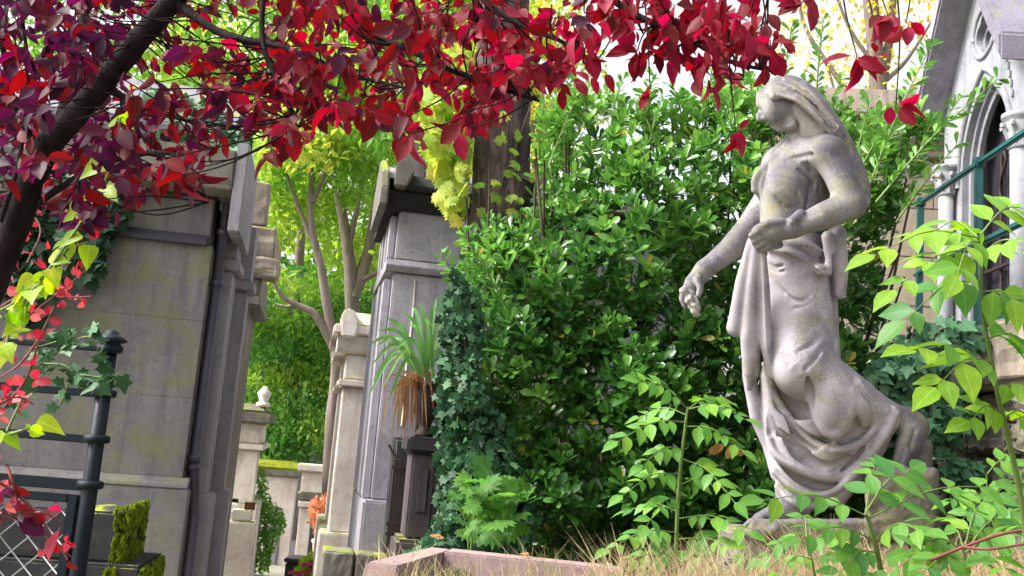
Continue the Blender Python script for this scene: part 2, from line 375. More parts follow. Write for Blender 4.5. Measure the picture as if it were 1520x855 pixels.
L_IVY = leafmat('ivy_leaf', [(0, (0.008, 0.03, 0.014)), (0.5, (0.018, 0.07, 0.026)), (0.85, (0.05, 0.14, 0.05)), (1, (0.09, 0.20, 0.10))], 0.12, 0.48, 0.25, 1.0)
L_BLUEIVY = leafmat('bluish_ivy_leaf', [(0, (0.025, 0.09, 0.05)), (0.5, (0.07, 0.20, 0.09)), (1, (0.19, 0.36, 0.22))], 0.15, 0.45, 0.3, 1.0)
L_ASH = leafmat('ash_leaf', [(0, (0.06, 0.20, 0.05)), (0.5, (0.13, 0.31, 0.045)), (1, (0.26, 0.43, 0.03))], 0.45, 0.45, 0.35, 1.1)
L_LIME = leafmat('lime_leaf', [(0, (0.17, 0.33, 0.03)), (0.6, (0.32, 0.46, 0.03)), (1, (0.5, 0.46, 0.05))], 0.5, 0.45, 0.35, 1.1)
L_MAPLE = leafmat('yellow_green_maple_leaf', [(0, (0.09, 0.24, 0.035)), (0.4, (0.22, 0.40, 0.06)), (0.75, (0.42, 0.50, 0.09)), (1, (0.60, 0.47, 0.10))], 0.55, 0.55, 0.3, 1.1)
L_DKTREE = leafmat('dark_green_tree_leaf', [(0, (0.05, 0.15, 0.035)), (0.5, (0.12, 0.28, 0.05)), (1, (0.30, 0.43, 0.07))], 0.5, 0.5, 0.3)
L_YEL = leafmat('autumn_yellow_leaf', [(0, (0.38, 0.36, 0.05)), (0.6, (0.60, 0.47, 0.06)), (1, (0.66, 0.42, 0.07))], 0.5, 0.6, 0.3)
L_PINKB = leafmat('coral_leaf', [(0, (0.45, 0.13, 0.07)), (0.6, (0.58, 0.24, 0.13)), (1, (0.6, 0.36, 0.15))], 0.4, 0.6, 0.3)
L_DRY = leafmat('dry_leaf', [(0, (0.22, 0.10, 0.04)), (1, (0.42, 0.22, 0.10))], 0.3, 0.7, 0.2)
L_GRASS = leafmat('straw', [(0, (0.26, 0.19, 0.10)), (0.6, (0.42, 0.31, 0.17)), (0.9, (0.5, 0.4, 0.24)), (1, (0.2, 0.3, 0.05))], 0.3, 0.7, 0.2, 1.0)
L_STRAP = leafmat('strap_leaf', [(0, (0.17, 0.055, 0.03)), (0.3, (0.24, 0.13, 0.05)), (0.45, (0.10, 0.22, 0.05)), (0.8, (0.09, 0.24, 0.06)), (1, (0.22, 0.36, 0.10))], 0.3, 0.4, 0.4)
# ------------------------------------------------------------------ frames for the buildings
class Fr:
    def __init__(s, px, py, d, yaw, zbase=0.0):
        p = P(px, py, d); s.o = np.array([p[0], p[1], zbase]); s.yaw = yaw
        s.ex = np.array([math.cos(yaw), math.sin(yaw), 0]); s.ey = np.array([-math.sin(yaw), math.cos(yaw), 0])
    def _ray(s, px, py): return P(px, py, 1.0)-cam_pos
    def onY(s, px, py, y=0.0):
        r = s._ray(px, py); t = (y-(cam_pos-s.o)@s.ey)/(r@s.ey); q = cam_pos+t*r-s.o
        return q@s.ex, q[2]
    def onX(s, px, py, x=0.0):
        r = s._ray(px, py); t = (x-(cam_pos-s.o)@s.ex)/(r@s.ex); q = cam_pos+t*r-s.o
        return q@s.ey, q[2]
    def root(s, name, label, cat, group=None): return empty(name, s.o, label, cat, s.yaw, group)
    def w(s, x, y, z): return s.o+x*s.ex+y*s.ey+np.array([0, 0, z])
ALLEY = R(11.0)
# ------------------------------------------------------------------ ground
def grid_sheet(name, x0, x1, y0, y1, nx, ny, zf, mat):
    X, Y = np.meshgrid(np.linspace(x0, x1, nx), np.linspace(y0, y1, ny)); Z = zf(X, Y)
    V = np.stack([X.ravel(), Y.ravel(), Z.ravel()], 1)
    i = np.arange(nx*ny).reshape(ny, nx); F = np.stack([i[:-1, :-1].ravel(), i[:-1, 1:].ravel(), i[1:, 1:].ravel(), i[1:, :-1].ravel()], 1)
    return link(name, mesh_np(name, V, F, mat))
tag(grid_sheet('ground', -150, 150, -60, 240, 60, 301, lambda x, y: -0.03-0.08*np.clip(y-6, 0, 60), M_DIRT), kind='structure')
tag(grid_sheet('path', -7.0, -0.9, -3, 28, 4, 63, lambda x, y: 0.004-0.08*np.clip(y-6, 0, 60), M_PATH), kind='structure')
# the raised bank on the right on which the statue stands
def bank_z(x, y):
    e = np.clip((x+0.62-0.02*(y-3))/0.28, 0, 1); f = np.clip((y-1.55)/0.5, 0, 1)
    low = np.clip((y-3.22)/0.15, 0, 1)*np.clip((1.0-x)/0.25, 0, 1)
    rise = 0.10*np.clip((y-3.2)/1.5, 0, 1)-0.42*low
    return -0.1 + (1.26+rise+0.015*np.sin(x*5+y*3)+0.012*np.sin(x*11-y*7))*np.minimum(e, f)**0.5
tag(grid_sheet('bank', -0.7, 9, 1.5, 12, 90, 90, bank_z, M_DIRT), kind='structure')

# ------------------------------------------------------------------ left mausoleum
f = Fr(307, 430, 7.0, ALLEY)
m = f.root('mausoleum', 'large grey stone mausoleum with green-stained blank side wall behind iron fence', 'mausoleum')
zb = f.onY(272, 712)[1]; zc = f.onY(330, 296)[1]; zl0 = f.onY(322, 366)[1]; zl1 = f.onY(322, 352)[1]
DEP = 1.4
box('wall', m, -5.19, -0.012, 0.012, DEP, zb-0.02, zl0, M_GREY, 0.008)
hz_ = (zl0-zb-0.013)/3
for i in range(3):
    xe = 0.0
    for L_ in ((1.25, 1.6, 1.3, 1.2) if i % 2 else (0.62, 1.55, 1.5, 1.6)):
        box('ashlar', m, xe-L_+0.0005, xe-0.0005, 0.0008*((i+int(L_*10)) % 3), 0.2, zb+0.013+i*hz_+0.0005, zb+0.013+(i+1)*hz_-0.0005, M_GREY, 0.0015); xe -= L_
box('frieze', m, -5.2, -0.03, 0.03, DEP, zl0+0.004, zc+0.05, M_GREY, 0.008)
prism('string_course', m, [(-0.055, zl0-0.01), (-0.06, zl0+0.02), (-0.02, zl1), (0.028, zl1+0.004), (0.028, zl0-0.01)], 'x', -5.2, -0.035, M_PIPE, 0.004)
# plinth course, stone by stone
xs = [-5.2, -4.3, -3.25, -2.05, -1.12, 0.07]
for a, b in zip(xs[:-1], xs[1:]):
    box('plinth_stone', m, a+0.003, b-0.003, -0.075, DEP+0.05, -0.05, zb-0.06, M_GREY, 0.01)
prism('plinth_moulding', m, [(-0.075, zb-0.058), (-0.07, zb-0.035), (-0.012, zb+0.012), (0.2, zb+0.012), (0.2, zb-0.058)], 'x', -5.2, 0.05, M_GREY, 0.004)
# cornice: bed mould + corona + slanted roof slab
x1, zt = f.onY(357, 226, -0.2); _, zcb = f.onY(350, 283, -0.2)
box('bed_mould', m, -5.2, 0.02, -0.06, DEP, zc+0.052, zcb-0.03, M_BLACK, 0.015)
prism('cornice', m, [(-0.20, zcb), (-0.20, zcb+0.045), (-0.215, zcb+0.06), (-0.215, zt), (0.3, zt+0.14), (DEP, zt+0.14), (DEP, zcb-0.028), (-0.08, zcb-0.028)], 'x', -5.2, x1-0.03, M_GREYMOSS, 0.008)
prism('roof_slab', m, [(0.05, zt+0.10), (0.05, zt+0.22), (0.75, zt+0.75), (1.4, zt+0.22), (1.4, zt+0.142)], 'x', -5.2, 0.05, M_SLATE, 0.012)
# façade towards the alley
yq, zq = 0.0, 0.0
box('gable_slab', m, x1-0.025, x1+0.06, -0.20, DEP-0.55, f.onY(352, 345, -0.2)[1], f.onY(362, 212, -0.2)[1], M_LAV, 0.01)
tubes('downpipe', m, [([(0.11, 0.02, -0.02), (0.11, 0.02, 0.9), (0.06, 0.1, zb+0.06)], [0.036]*3), ([(0.05, 0.12, zb+0.04), (0.05, 0.12, 2.4), (0.05, 0.12, zc+0.1)], [0.034]*3)], M_PIPE, 12)
for zz in (zb+0.05, zb+0.12, 2.55, zc-0.25): lathe('pipe_collar', m, [(0.04, 0), (0.048, 0.012), (0.048, 0.04), (0.04, 0.052)], M_PIPE, (0.05, 0.12, zz), 14)
def pilaster(y0, y1, xo, capz):
    box('pilaster', m, 0.002, xo, y0, y1, 0.0, capz, M_LAV, 0.008)
    box('pilaster_base', m, 0.002, xo+0.05, y0-0.05, y1+0.05, -0.02, zb-0.12, M_LAV, 0.012)
    box('capital', m, 0.002, xo+0.05, y0-0.04, y1+0.04, capz+0.003, capz+0.09, M_LAV, 0.012)
    box('capital_block', m, 0.002, xo+0.015, y0-0.01, y1+0.01, capz+0.093, zc+0.02, M_LAV, 0.008)
cz = f.onY(333, 402, 0.3)[1]
pilaster(0.30, 0.68, 0.135, cz); pilaster(1.02, 1.3, 0.205, cz-0.05)
box('entablature', m, 0.001, x1-0.028, 0.1, DEP, zc+0.024, f.onY(352, 345, -0.2)[1]+0.2, M_LAV, 0.012)
# rusty door grille between the pilasters
ga, gb = 0.72, 0.98
z0, z1 = f.onX(290, 775, 0.06)[1], f.onX(291, 690, 0.06)[1]
for i in range(3): box('door_bar', m, 0.05, 0.07, ga+0.02+i*0.1, ga+0.04+i*0.1, 0.3, z1, M_RUST, 0.003)
box('door_frame', m, 0.045, 0.085, ga-0.045, ga-0.005, 0.25, z1+0.05, M_RUST, 0.004)
box('door_rail', m, 0.045, 0.08, ga, gb, z1+0.01, z1+0.05, M_RUST, 0.004)
box('door_panel', m, 0.01, 0.04, ga, gb, 0.2, z1+0.03, M_RUST, 0.004)
MAUS_L = (f, zt, zb, zc)

# second mausoleum beyond it: corbelled mossy cornice and a slim side wall
f = Fr(366, 470, 10.2, ALLEY)
m = f.root('mausoleum', 'narrow dark mausoleum with mossy stepped cornice just beyond the large left one', 'mausoleum')
za, zb2, zc2, zd2 = f.onY(378, 440)[1], f.onY(385, 395)[1], f.onY(385, 335)[1], f.onY(380, 268)[1]
box('wall', m, -3, -0.02, 0, 1.6, -0.6, za, M_GREYMOSS, 0.012)
box('pilaster', m, -0.12, 0.0, -0.05, 0.1, -0.6, za-0.1, M_GREYMOSS, 0.012)
box('capital', m, -0.3, 0.12, -0.06, 1.65, za-0.097, za, M_GREYMOSS, 0.012)
box('frieze', m, -3, 0.1, 0.02, 1.6, za+0.003, zb2, M_GREYMOSS, 0.02)
box('corbel', m, -0.3, 0.27, -0.05, 0.3, zb2-0.12, zb2+0.1, M_TERR, 0.03, rough=0.012)
box('cornice', m, -3, 0.20, -0.02, 1.7, zb2+0.103, zc2, M_TERR, 0.02, rough=0.012)
box('parapet_block', m, -0.28, 0.08, 0.0, 0.3, zc2+0.003, zd2, M_TERR, 0.02, rough=0.006)
prism('roof', m, [(0.02, zc2), (0.8, zc2+0.75), (1.6, zc2)], 'x', -3, -0.3, M_SLATE, 0.01)

# pale tomb further down the alley (left)
f = Fr(342, 700, 14.0, ALLEY)
m = f.root('tomb_chapel', 'pale cream tomb chapel with mossy ledge and small finial down the alley at left', 'tomb')
xr = f.onY(383, 700)[0]; z1 = f.onY(370, 668)[1]; z2 = f.onY(375, 628)[1]; z3 = f.onY(370, 605)[1]
box('wall', m, -2.5, xr-0.1, 0, 2.0, 0.5, z1, M_PALE, 0.015)
box('pilaster', m, xr-0.22, xr-0.02, -0.05, 0.3, 0.45, z1-0.002, M_PALE, 0.012)
box('plinth', m, -2.5, xr+0.06, -0.12, 2.1, -1.2, 0.45, M_PALE, 0.02)
box('string_course', m, -2.5, xr+0.04, -0.1, 2.05, z1+0.003, z1+0.09, M_PALE, 0.015)
box('frieze', m, -2.5, xr-0.03, 0, 2.0, z1+0.093, z2, M_PALE, 0.015)
box('cornice', m, -2.5, xr+0.10, -0.14, 2.1, z2+0.003, z3-0.06, M_GREYMOSS, 0.02)
box('roof_slab', m, -2.5, xr+0.05, -0.08, 2.05, z3-0.057, z3+0.06, M_GREYMOSS, 0.03, (0.08, 0.08))
lathe('finial', m, [(0.10, 0), (0.10, 0.05), (0.055, 0.08), (0.09, 0.16), (0.10, 0.2), (0.05, 0.26), (0.03, 0.3)], M_PALE, (xr-0.04, 0.05, z3+0.03), 14)

# little pedestal with rusty plate in front of it
f = Fr(356, 855, 12.0, ALLEY)
m = f.root('grave_marker', 'low white grave marker with rusty iron plaque beside the pale tomb', 'grave marker')
zz = f.onY(360, 775)[1]
box('block', m, -0.28, 0.13, 0, 0.3, -0.8, zz, M_PALE, 0.02); box('cap', m, -0.2, 0.06, 0.03, 0.27, zz+0.003, zz+0.14, M_PALE, 0.02)
box('plaque', m, -0.05, 0.08, 0.08, 0.12, zz+0.145, zz+0.24, M_RUST, 0.005)

# far tombs closing the alley
f = Fr(392, 760, 19.0, ALLEY)
m = f.root('tomb_chapel', 'bluish white tomb with thick yellow-green moss on its roof at alley end', 'tomb')
xr = f.onY(437, 760)[0]; zt2 = f.onY(415, 697)[1]
box('wall', m, -1.0, xr, 0, 2, -1.5, zt2-0.13, M_PALE, 0.02)
box('doorway', m, 0.06, 0.36, -0.02, 0.1, -1.3, zt2-0.75, M_LAV, 0.01); box('door', m, 0.1, 0.32, -0.035, -0.021, -1.3, zt2-0.82, M_LAV, 0.004)
box('cornice', m, -1.0, xr+0.06, -0.14, 2.1, zt2-0.127, zt2, M_GREYMOSS, 0.02)
box('moss_cap', m, -1.0, xr+0.03, -0.1, 2.05, zt2+0.003, zt2+0.14, plain('thick_moss', (0.30, 0.33, 0.03), 0.95, 0, 0.8, 9, 0.1, 1.0, (0.10, 0.15, 0.02)), 0.04, (0.05, 0.1), rough=0.02)
f = Fr(440, 800, 17.5, ALLEY)
m = f.root('tomb_chapel', 'small white tomb with open dark doorway and mossy lintel near tree trunk', 'tomb')
xr = f.onY(500, 800)[0]; zt3 = f.onY(460, 690)[1]; zl = f.onY(460, 742)[1]
box('jamb', m, 0, 0.22, 0, 0.5, -1.5, zl-0.14, M_PALE, 0.015); box('jamb', m, xr-0.1, xr+0.15, 0, 0.5, -1.5, zl-0.14, M_PALE, 0.015)
box('capital', m, -0.04, 0.26, -0.05, 0.5, zl-0.137, zl-0.03, M_PALE, 0.015)
box('lintel', m, -0.06, xr+0.2, -0.03, 0.6, zl-0.027, zl+0.12, M_GREYMOSS, 0.02)
box('frieze', m, -0.03, xr+0.17, 0.0, 0.6, zl+0.123, zt3-0.12, M_PALE, 0.015)
box('cornice', m, -0.12, xr+0.26, -0.1, 0.7, zt3-0.117, zt3, M_PALE, 0.02)
box('back_wall', m, 0.0, xr+0.1, 1.4, 1.5, -1.5, zl, M_LAV, 0.01); box('side_wall', m, 0.0, 0.1, 0.503, 1.397, -1.5, zl, M_LAV, 0.01)
box('door_leaf', m, 0.3, xr-0.15, 0.4, 0.45, -1.4, zl-0.9, M_LAV, 0.01)
f = Fr(470, 690, 24.0, ALLEY)
m = f.root('tomb_chapel', 'distant grey tomb with flat roof seen between moss-roofed tomb and trunk', 'tomb')
zz = f.onY(460, 665)[1]
box('wall', m, -1.6, 0.9, 0, 2, -2, zz-0.2, M_LAV, 0.02); box('cornice', m, -1.75, 1.05, -0.15, 2.1, zz-0.197, zz, M_CREAM, 0.03)

# ------------------------------------------------------------------ right mausoleum (violet grey, half swallowed by the shrub)
f = Fr(565, 600, 6.6, ALLEY)
m = f.root('mausoleum', 'tall violet-grey mausoleum with dark mossy cornice half hidden by green shrub', 'mausoleum')
def zy(px, py): return f.onY(px, py)[1]
zA, zB, zC, zD, zE = zy(552, 742), zy(592, 392), zy(592, 312), zy(600, 290), zy(620, 268)
W = 2.3
box('wall', m, 0, W, 0, 1.3, zA+0.003, zB-0.06, M_LAV, 0.01)
box('plinth', m, -0.055, W, -0.08, 1.38, 0.0, zA, M_LAV, 0.015)
prism('string_course', m, [(-0.03, zB-0.057), (-0.06, zB-0.02), (-0.05, zB+0.02), (0.0, zB+0.03), (1.3, zB+0.03), (1.3, zB-0.057)], 'x', -0.06, W, M_LAV, 0.004)
box('frieze', m, 0.0, W, 0.01, 1.3, zB+0.033, zC, M_LAV, 0.01)
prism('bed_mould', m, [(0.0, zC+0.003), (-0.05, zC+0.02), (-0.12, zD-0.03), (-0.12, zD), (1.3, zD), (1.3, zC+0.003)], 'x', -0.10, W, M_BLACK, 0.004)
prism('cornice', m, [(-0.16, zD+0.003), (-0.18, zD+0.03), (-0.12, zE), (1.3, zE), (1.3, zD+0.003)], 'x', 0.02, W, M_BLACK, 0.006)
# alley-side gable end: raking slab rising away from the corner, with rounded acroterion
prism('raking_slab', m, [(-0.22, zC-0.02), (-0.22, zC+0.1), (-0.17, zE), (0.3, zE+0.2), (0.78, zE), (0.82, zC+0.1), (0.82, zC-0.02)], 'x', -0.155, -0.103, M_GREYMOSS, 0.012)
xa0 = f.onY(583, 300, -0.2)[0]; xa1 = f.onY(616, 260, -0.2)[0]; za0 = zy(590, 288); za1 = f.onY(600, 238, -0.2)[1]
prism('acroterion', m, [(xa0, za0), (xa1-0.05, za0), (xa1, za0+0.12), (xa1-0.01, za1-0.05), (xa1-0.06, za1-0.01), (xa0+0.03, za1), (xa0, za1-0.02)], 'y', -0.225, -0.06, M_GREYMOSS, 0.012)
for k, yy in enumerate((0.08, 0.36, 0.7, 1.0)):
    box('pilaster', m, -0.055-0.01*(k % 2), -0.002, yy, yy+0.22, zA+0.003, zB-0.1, M_LAV, 0.008)
    box('triglyph', m, -0.05, -0.002, yy+0.02, yy+0.2, zB+0.05, zC-0.02, M_LAV, 0.008)
# roof + stone cross on the ridge
prism('roof', m, [(0.03, zE+0.003), (0.65, zE+0.25), (1.28, zE+0.003)], 'x', -0.10, W-0.1, M_SLATE, 0.01)
px0 = f.onY(611, 260, 0.35)[0]; zt4 = f.onY(614, 130, 0.35)[1]
cr = [box('cross_shaft', m, px0-0.055, px0+0.055, 0.3, 0.4, zE+0.1, zt4, M_GREYMOSS, 0.015)]
box('cross_base', m, px0-0.1, px0+0.1, 0.26, 0.44, zE+0.06, zE+0.26, M_GREYMOSS, 0.02)
box('cross_arm', m, px0-0.2, px0+0.2, 0.31, 0.39, zt4-0.28, zt4-0.17, M_GREYMOSS, 0.015)
# a thin mason's crack line / lead strip running down the wall
xq = f.onY(618, 400)[0]
tubes('lead_strip', m, [([(xq, -0.004, zB-0.1), (xq+0.006, -0.004, zB-0.35), (xq-0.004, -0.004, zB-0.7), (xq+0.003, -0.004, zB-1.1)], [0.006]*4)], M_PALE, 6)
MAUS_R = f
box('shade_slab', m, 0.10, W, -0.16, -0.082, 0.0, zy(600, 650), M_BLACK, 0.02, rough=0.012)  # added near-black slab: paints the shade around gate and pedestal onto the wall

# white tomb behind it
f = Fr(507, 600, 10.0, ALLEY)
m = f.root('tomb_chapel', 'tall white tomb with carved scroll on its cornice left of violet-grey mausoleum', 'tomb')
def zy(px, py): return f.onY(px, py)[1]
xr = 1.4; z0, z1, z2, z3 = zy(493, 790), zy(512, 567), zy(515, 525), zy(525, 492)
box('wall', m, 0, xr, 0, 2.0, z0+0.003, z1-0.05, M_PALE, 0.012)
box('plinth', m, -0.09, xr, -0.08, 2.1, -0.6, z0, M_PALE, 0.015)
box('string_course', m, -0.06, xr, -0.06, 2.06, z1-0.047, z1+0.03, M_PALE, 0.015)
box('frieze', m, 0.0, xr, 0.01, 2.0, z1+0.033, z2, M_PALE, 0.012)
prism('bed_mould', m, [(0, z2+0.003), (-0.06, z2+0.03), (-0.12, z3-0.05), (2.1, z3-0.05), (2.1, z2+0.003)], 'x', -0.11, xr, M_PALE, 0.006)
box('cornice', m, -0.16, xr, -0.18, 2.2, z3-0.047, z3+0.05, M_PALE, 0.015)
box('roof_slab', m, -0.02, xr, -0.1, 2.1, z3+0.053, z3+0.2, M_PALE, 0.02, (0.0, 0.1))
xs0 = f.onY(508, 480, -0.2)[0]; xs1 = f.onY(529, 480, -0.2)[0]; zs0 = f.onY(510, 500, -0.2)[1]; zs1 = f.onY(515, 457, -0.2)[1]
prism('scroll', m, [(xs0, zs0), (xs1, zs0), (xs1+0.03, zs0+0.1), (xs1, zs1-0.05), (xs1-0.06, zs1), (xs0+0.02, zs1), (xs0-0.02, zs1-0.08)], 'y', -0.21, 0.1, M_PALE, 0.02)

# leaning stele and mossy step in front
f = Fr(510, 830, 7.6, ALLEY)
m = f.root('stele', 'narrow dark-capped stele leaning against the violet-grey mausoleum', 'stele')
x0, x1 = f.onY(514, 800)[0], f.onY(542, 800)[0]; zt5 = f.onY(532, 690)[1]
prism('slab', m, [(x0-0.02, 0), (x1, 0), (x1+0.06, zt5), (x0+0.13, zt5), (x0+0.05, zt5-0.25)], 'y', 0, 0.12, M_GREYMOSS, 0.01)
box('cap', m, x0+0.1, x1+0.09, -0.03, 0.15, zt5+0.003, zt5+0.1, M_BLACK, 0.015)
f = Fr(530, 835, 6.2, ALLEY)
m = f.root('stone_step', 'low moss-covered stone step at the foot of the violet-grey mausoleum', 'step')
zz = f.onY(560, 822)[1]
for i in range(4): box('stone', m, -0.22+i*0.21, -0.02+i*0.21, 0, 0.3, zz-0.3, zz-0.004*(i % 2), M_GREYMOSS, 0.015, rough=0.006)
# iron gate with forged tips
f = Fr(574, 790, 6.05, ALLEY)
m = f.root('iron_gate', 'rusty brown iron gate with twisted bars between mausoleum and dark pedestal', 'gate')
x1 = f.onY(603, 790)[0]; z0, z1 = f.onY(580, 795)[1], f.onY(588, 682)[1]
for i in range(6):
    xx = 0.01+i*(x1-0.02)/5
    box('bar', m, xx-0.006, xx+0.006, -0.006, 0.006, z0-0.35, z1-0.02*(i % 2), M_OLDIRON, 0.002)
for zz in (z0, z0+0.06, z1-0.06): box('rail', m, -0.01, x1+0.01, -0.01, 0.012, zz, zz+0.022, M_OLDIRON, 0.003)
tall = f.onY(597, 620)[1]
box('gate_post', m, x1-0.005, x1+0.03, -0.017, 0.018, z0-0.35, tall, M_OLDIRON, 0.004)
lathe('spike', m, [(0.02, 0), (0.026, 0.02), (0.012, 0.05), (0.002, 0.12)], M_OLDIRON, (x1+0.012, 0, tall), 8)
for s, (a, b) in enumerate(((584, 668), (606, 668))):
    q = f.onY(a, b); c = [np.array([x1*(0.3 if s == 0 else 1.1), 0, z1]), np.array([q[0], 0, q[1]-0.02]), np.array([q[0]+(-0.03 if s == 0 else 0.03), 0, q[1]+0.03])]
    tubes('scroll', m, [(smooth_path(c, 6), [0.008]*13)], M_OLDIRON, 6)
# dark carved pedestal carrying the urn
f = Fr(622, 790, 5.7, ALLEY)
m = f.root('pedestal', 'sooty carved stone pedestal with moulded cap under the potted strap-leaf plant', 'pedestal')
x0, x1 = f.onY(603, 720)[0], f.onY(650, 720)[0]; z0, z1, z2 = f.onY(615, 800)[1], f.onY(615, 672)[1], f.onY(615, 648)[1]
M_PED = stone('soot_violet_stone', (0.085, 0.07, 0.08), (0.02, 0.017, 0.02), lich=0.2, moss=0.4, streak=0.8)
box('die', m, x0+0.02, x1-0.02, 0, 0.3, z0, z1, M_PED, 0.012); box('panel', m, x0+0.06, x1-0.06, -0.014, -0.002, z0+0.15, z1-0.08, M_PED, 0.008)
box('cap', m, x0-0.02, x1+0.02, -0.04, 0.34, z1+0.003, z2, M_BLACK, 0.015); box('foot', m, x0-0.03, x1+0.03, -0.05, 0.35, z0-0.5, z0-0.003, M_PED, 0.02)
pc = f.w((x0+x1)/2, 0.15, z2)
# urn
u = empty('urn', pc, 'dark brown weathered urn on the sooty pedestal', 'urn')
lathe('bowl', u, [(0.055, 0), (0.06, 0.02), (0.035, 0.05), (0.04, 0.08), (0.085, 0.16), (0.10, 0.27), (0.095, 0.3), (0.105, 0.31), (0.105, 0.335), (0.085, 0.335), (0.08, 0.3)], M_OLDIRON, (0, 0, 0.002), 22)
lathe('soil', u, [(0.078, 0.285), (0.05, 0.30), (0.001, 0.305)], M_DIRT, (0, 0, 0), 14, False)
URN = pc+np.array([0, 0, 0.3])

# ------------------------------------------------------------------ dark, mossy grave block and kerb at lower left
f = Fr(190, 850, 5.0, ALLEY-R(3))
m = f.root('grave_block', 'black sooty grave block with bright green moss hanging on its right end', 'grave block')
x0 = f.onY(-60, 780)[0]; x1, zz = f.onY(188, 757); zt5 = f.onY(180, 745, 0.25)[1]; zmid = f.onY(150, 835)[1]
prism('block', m, [(0.0, zmid+0.003), (0.0, zz-0.02), (0.05, zz+0.01), (0.42, zz+0.02), (0.45, zmid+0.003)], 'x', x0, x1, M_BLACK, 0.01)
box('base', m, x0-0.05, x1+0.12, -0.06, 0.55, 0, zmid, M_BLACK, 0.015)
M_MOSSH = leafmat('hanging_moss', [(0, (0.05, 0.08, 0.012)), (0.5, (0.15, 0.21, 0.018)), (1, (0.30, 0.34, 0.03))], 0.3, 0.9, 0.1)
n = 5200
yy = rng.uniform(-0.02, 0.47, n); zz0 = rng.uniform(zmid-0.15, zz+0.03, n); drp = zz0 < zmid
bp = np.stack([np.where(drp, x1+0.125, x1+0.004)+rng.uniform(-0.004, 0.012, n), np.where(drp, yy*1.15-0.05, yy), zz0], 1)
fro = rng.uniform(size=n) < 0.06; bp[fro, 0] = x1-0.03+rng.uniform(-0.02, 0.04, fro.sum()); bp[fro, 1] = np.where(bp[fro, 2] < zmid, -0.065, -0.008)
kp = lump(bp[:, 1], bp[:, 2], .035, 2)+.5*lump(bp[:, 1], bp[:, 2], .012, 1) > -.18; bp = bp[kp]; n = len(bp)
bw = f.o+bp[:, 0:1]*f.ex+bp[:, 1:2]*f.ey+bp[:, 2:3]*UP
ax = -UP+0.35*rvec(n); nr = np.array(f.ex)*0.8-f.ey*0.4+0.5*rvec(n)
mo = empty('moss_patch', bw.mean(0), 'bright yellow-green moss hanging in strands on the black grave block', 'moss')
leaves(mo, bw, ax, nr, rng.uniform(0.02, 0.05, n), rng.beta(2, 2, n), T_SMALL, M_MOSSH, 0, rest='strands', origin=bw.mean(0))

# ------------------------------------------------------------------ iron fence at left
f = Fr(120, 855, 3.0, R(2))
m = f.root('iron_fence', 'dark blue-black iron fence with faceted ball-topped post and wire lattice panel', 'fence')
ztop = f.onY(161, 517)[1]; zcap = f.onY(163, 490)[1]
xp = f.onY(160, 520)[0]*0.5+f.onY(118, 850)[0]*0.5
lathe('post', m, [(0.026, 0.25), (0.026, 0.9), (0.025, 1.2), (0.024, ztop)], M_IRON, (xp, 0, 0), 12)
h = zcap-ztop
lathe('post_cap', m, [(0.03, -0.005), (0.036, 0.004), (0.036, 0.012), (0.028, 0.016), (0.052, 0.3*h+0.006), (0.054, 0.42*h), (0.03, 0.72*h), (0.024, 0.76*h), (0.02, 0.92*h), (0.011, 1.02*h), (0.002, 1.05*h)], M_IRON, (xp, 0, ztop), 8)
rz = [f.onY(a, b)[1] for a, b in ((100, 514), (90, 580), (80, 648), (70, 716))]
for zz, hh in zip(rz, (0.008, 0.012, 0.012, 0.017)):
    box('rail', m, xp-2.2, xp-0.022, -0.012, 0.012, zz-hh, zz+hh, M_IRON, 0.003)
    lathe('collar', m, [(0.031, 0), (0.04, 0.004), (0.04, 0.022), (0.031, 0.026)], M_IRON, (xp, 0, zz-0.01), 14)
# lattice panel
pz1 = rz[3]-0.03; pz0 = pz1-0.62; pxr = f.onY(100, 780)[0]-0.005; pxl = pxr-1.2
lp = box('lattice_frame', m, pxr, pxr+0.03, -0.018, 0.006, pz0, pz1, M_IRON, 0.003)
box('lattice_frame', m, pxl, pxr, -0.018, 0.006, pz1-0.025, pz1, M_IRON, 0.003)
sp = 0.062*1.414
wm = None
for s in (1, -1):
    k = -14
    while k < 30:
        # line z = pz0 + s*(x - xk)
        xk = pxl+k*sp; pts = []
        for xx in (pxl, pxr):
            z = pz0+s*(xx-xk); 
            pts.append((xx, z))
        (xa, za), (xb, zb_) = pts
        def clipz(xa, za, xb, zb_):
            out = []
            for (x1_, z1_), (x2_, z2_) in (((xa, za), (xb, zb_)), ((xb, zb_), (xa, za))):
                t = 0.0
                if z1_ < pz0: t = (pz0-z1_)/(z2_-z1_) if z2_ != z1_ else 2
                if z1_ > pz1-0.025: t = (pz1-0.025-z1_)/(z2_-z1_)
                out.append((t, x1_+t*(x2_-x1_), z1_+t*(z2_-z1_)))
            return out
        o = clipz(xa, za, xb, zb_)
        if all(0 <= q[0] <= 1 for q in o) and abs(o[0][1]-o[1][1]) > 0.03 and max(o[0][1], o[1][1]) > pxr-0.75:
            yy = -0.004 if s > 0 else -0.0085
            tubes('lattice_wire', m, [([(o[0][1], yy, o[0][2]), (o[1][1], yy, o[1][2])], [0.0024, 0.0024])], M_WIRE, 5)
        k += 1
FENCE = (f, xp, rz)

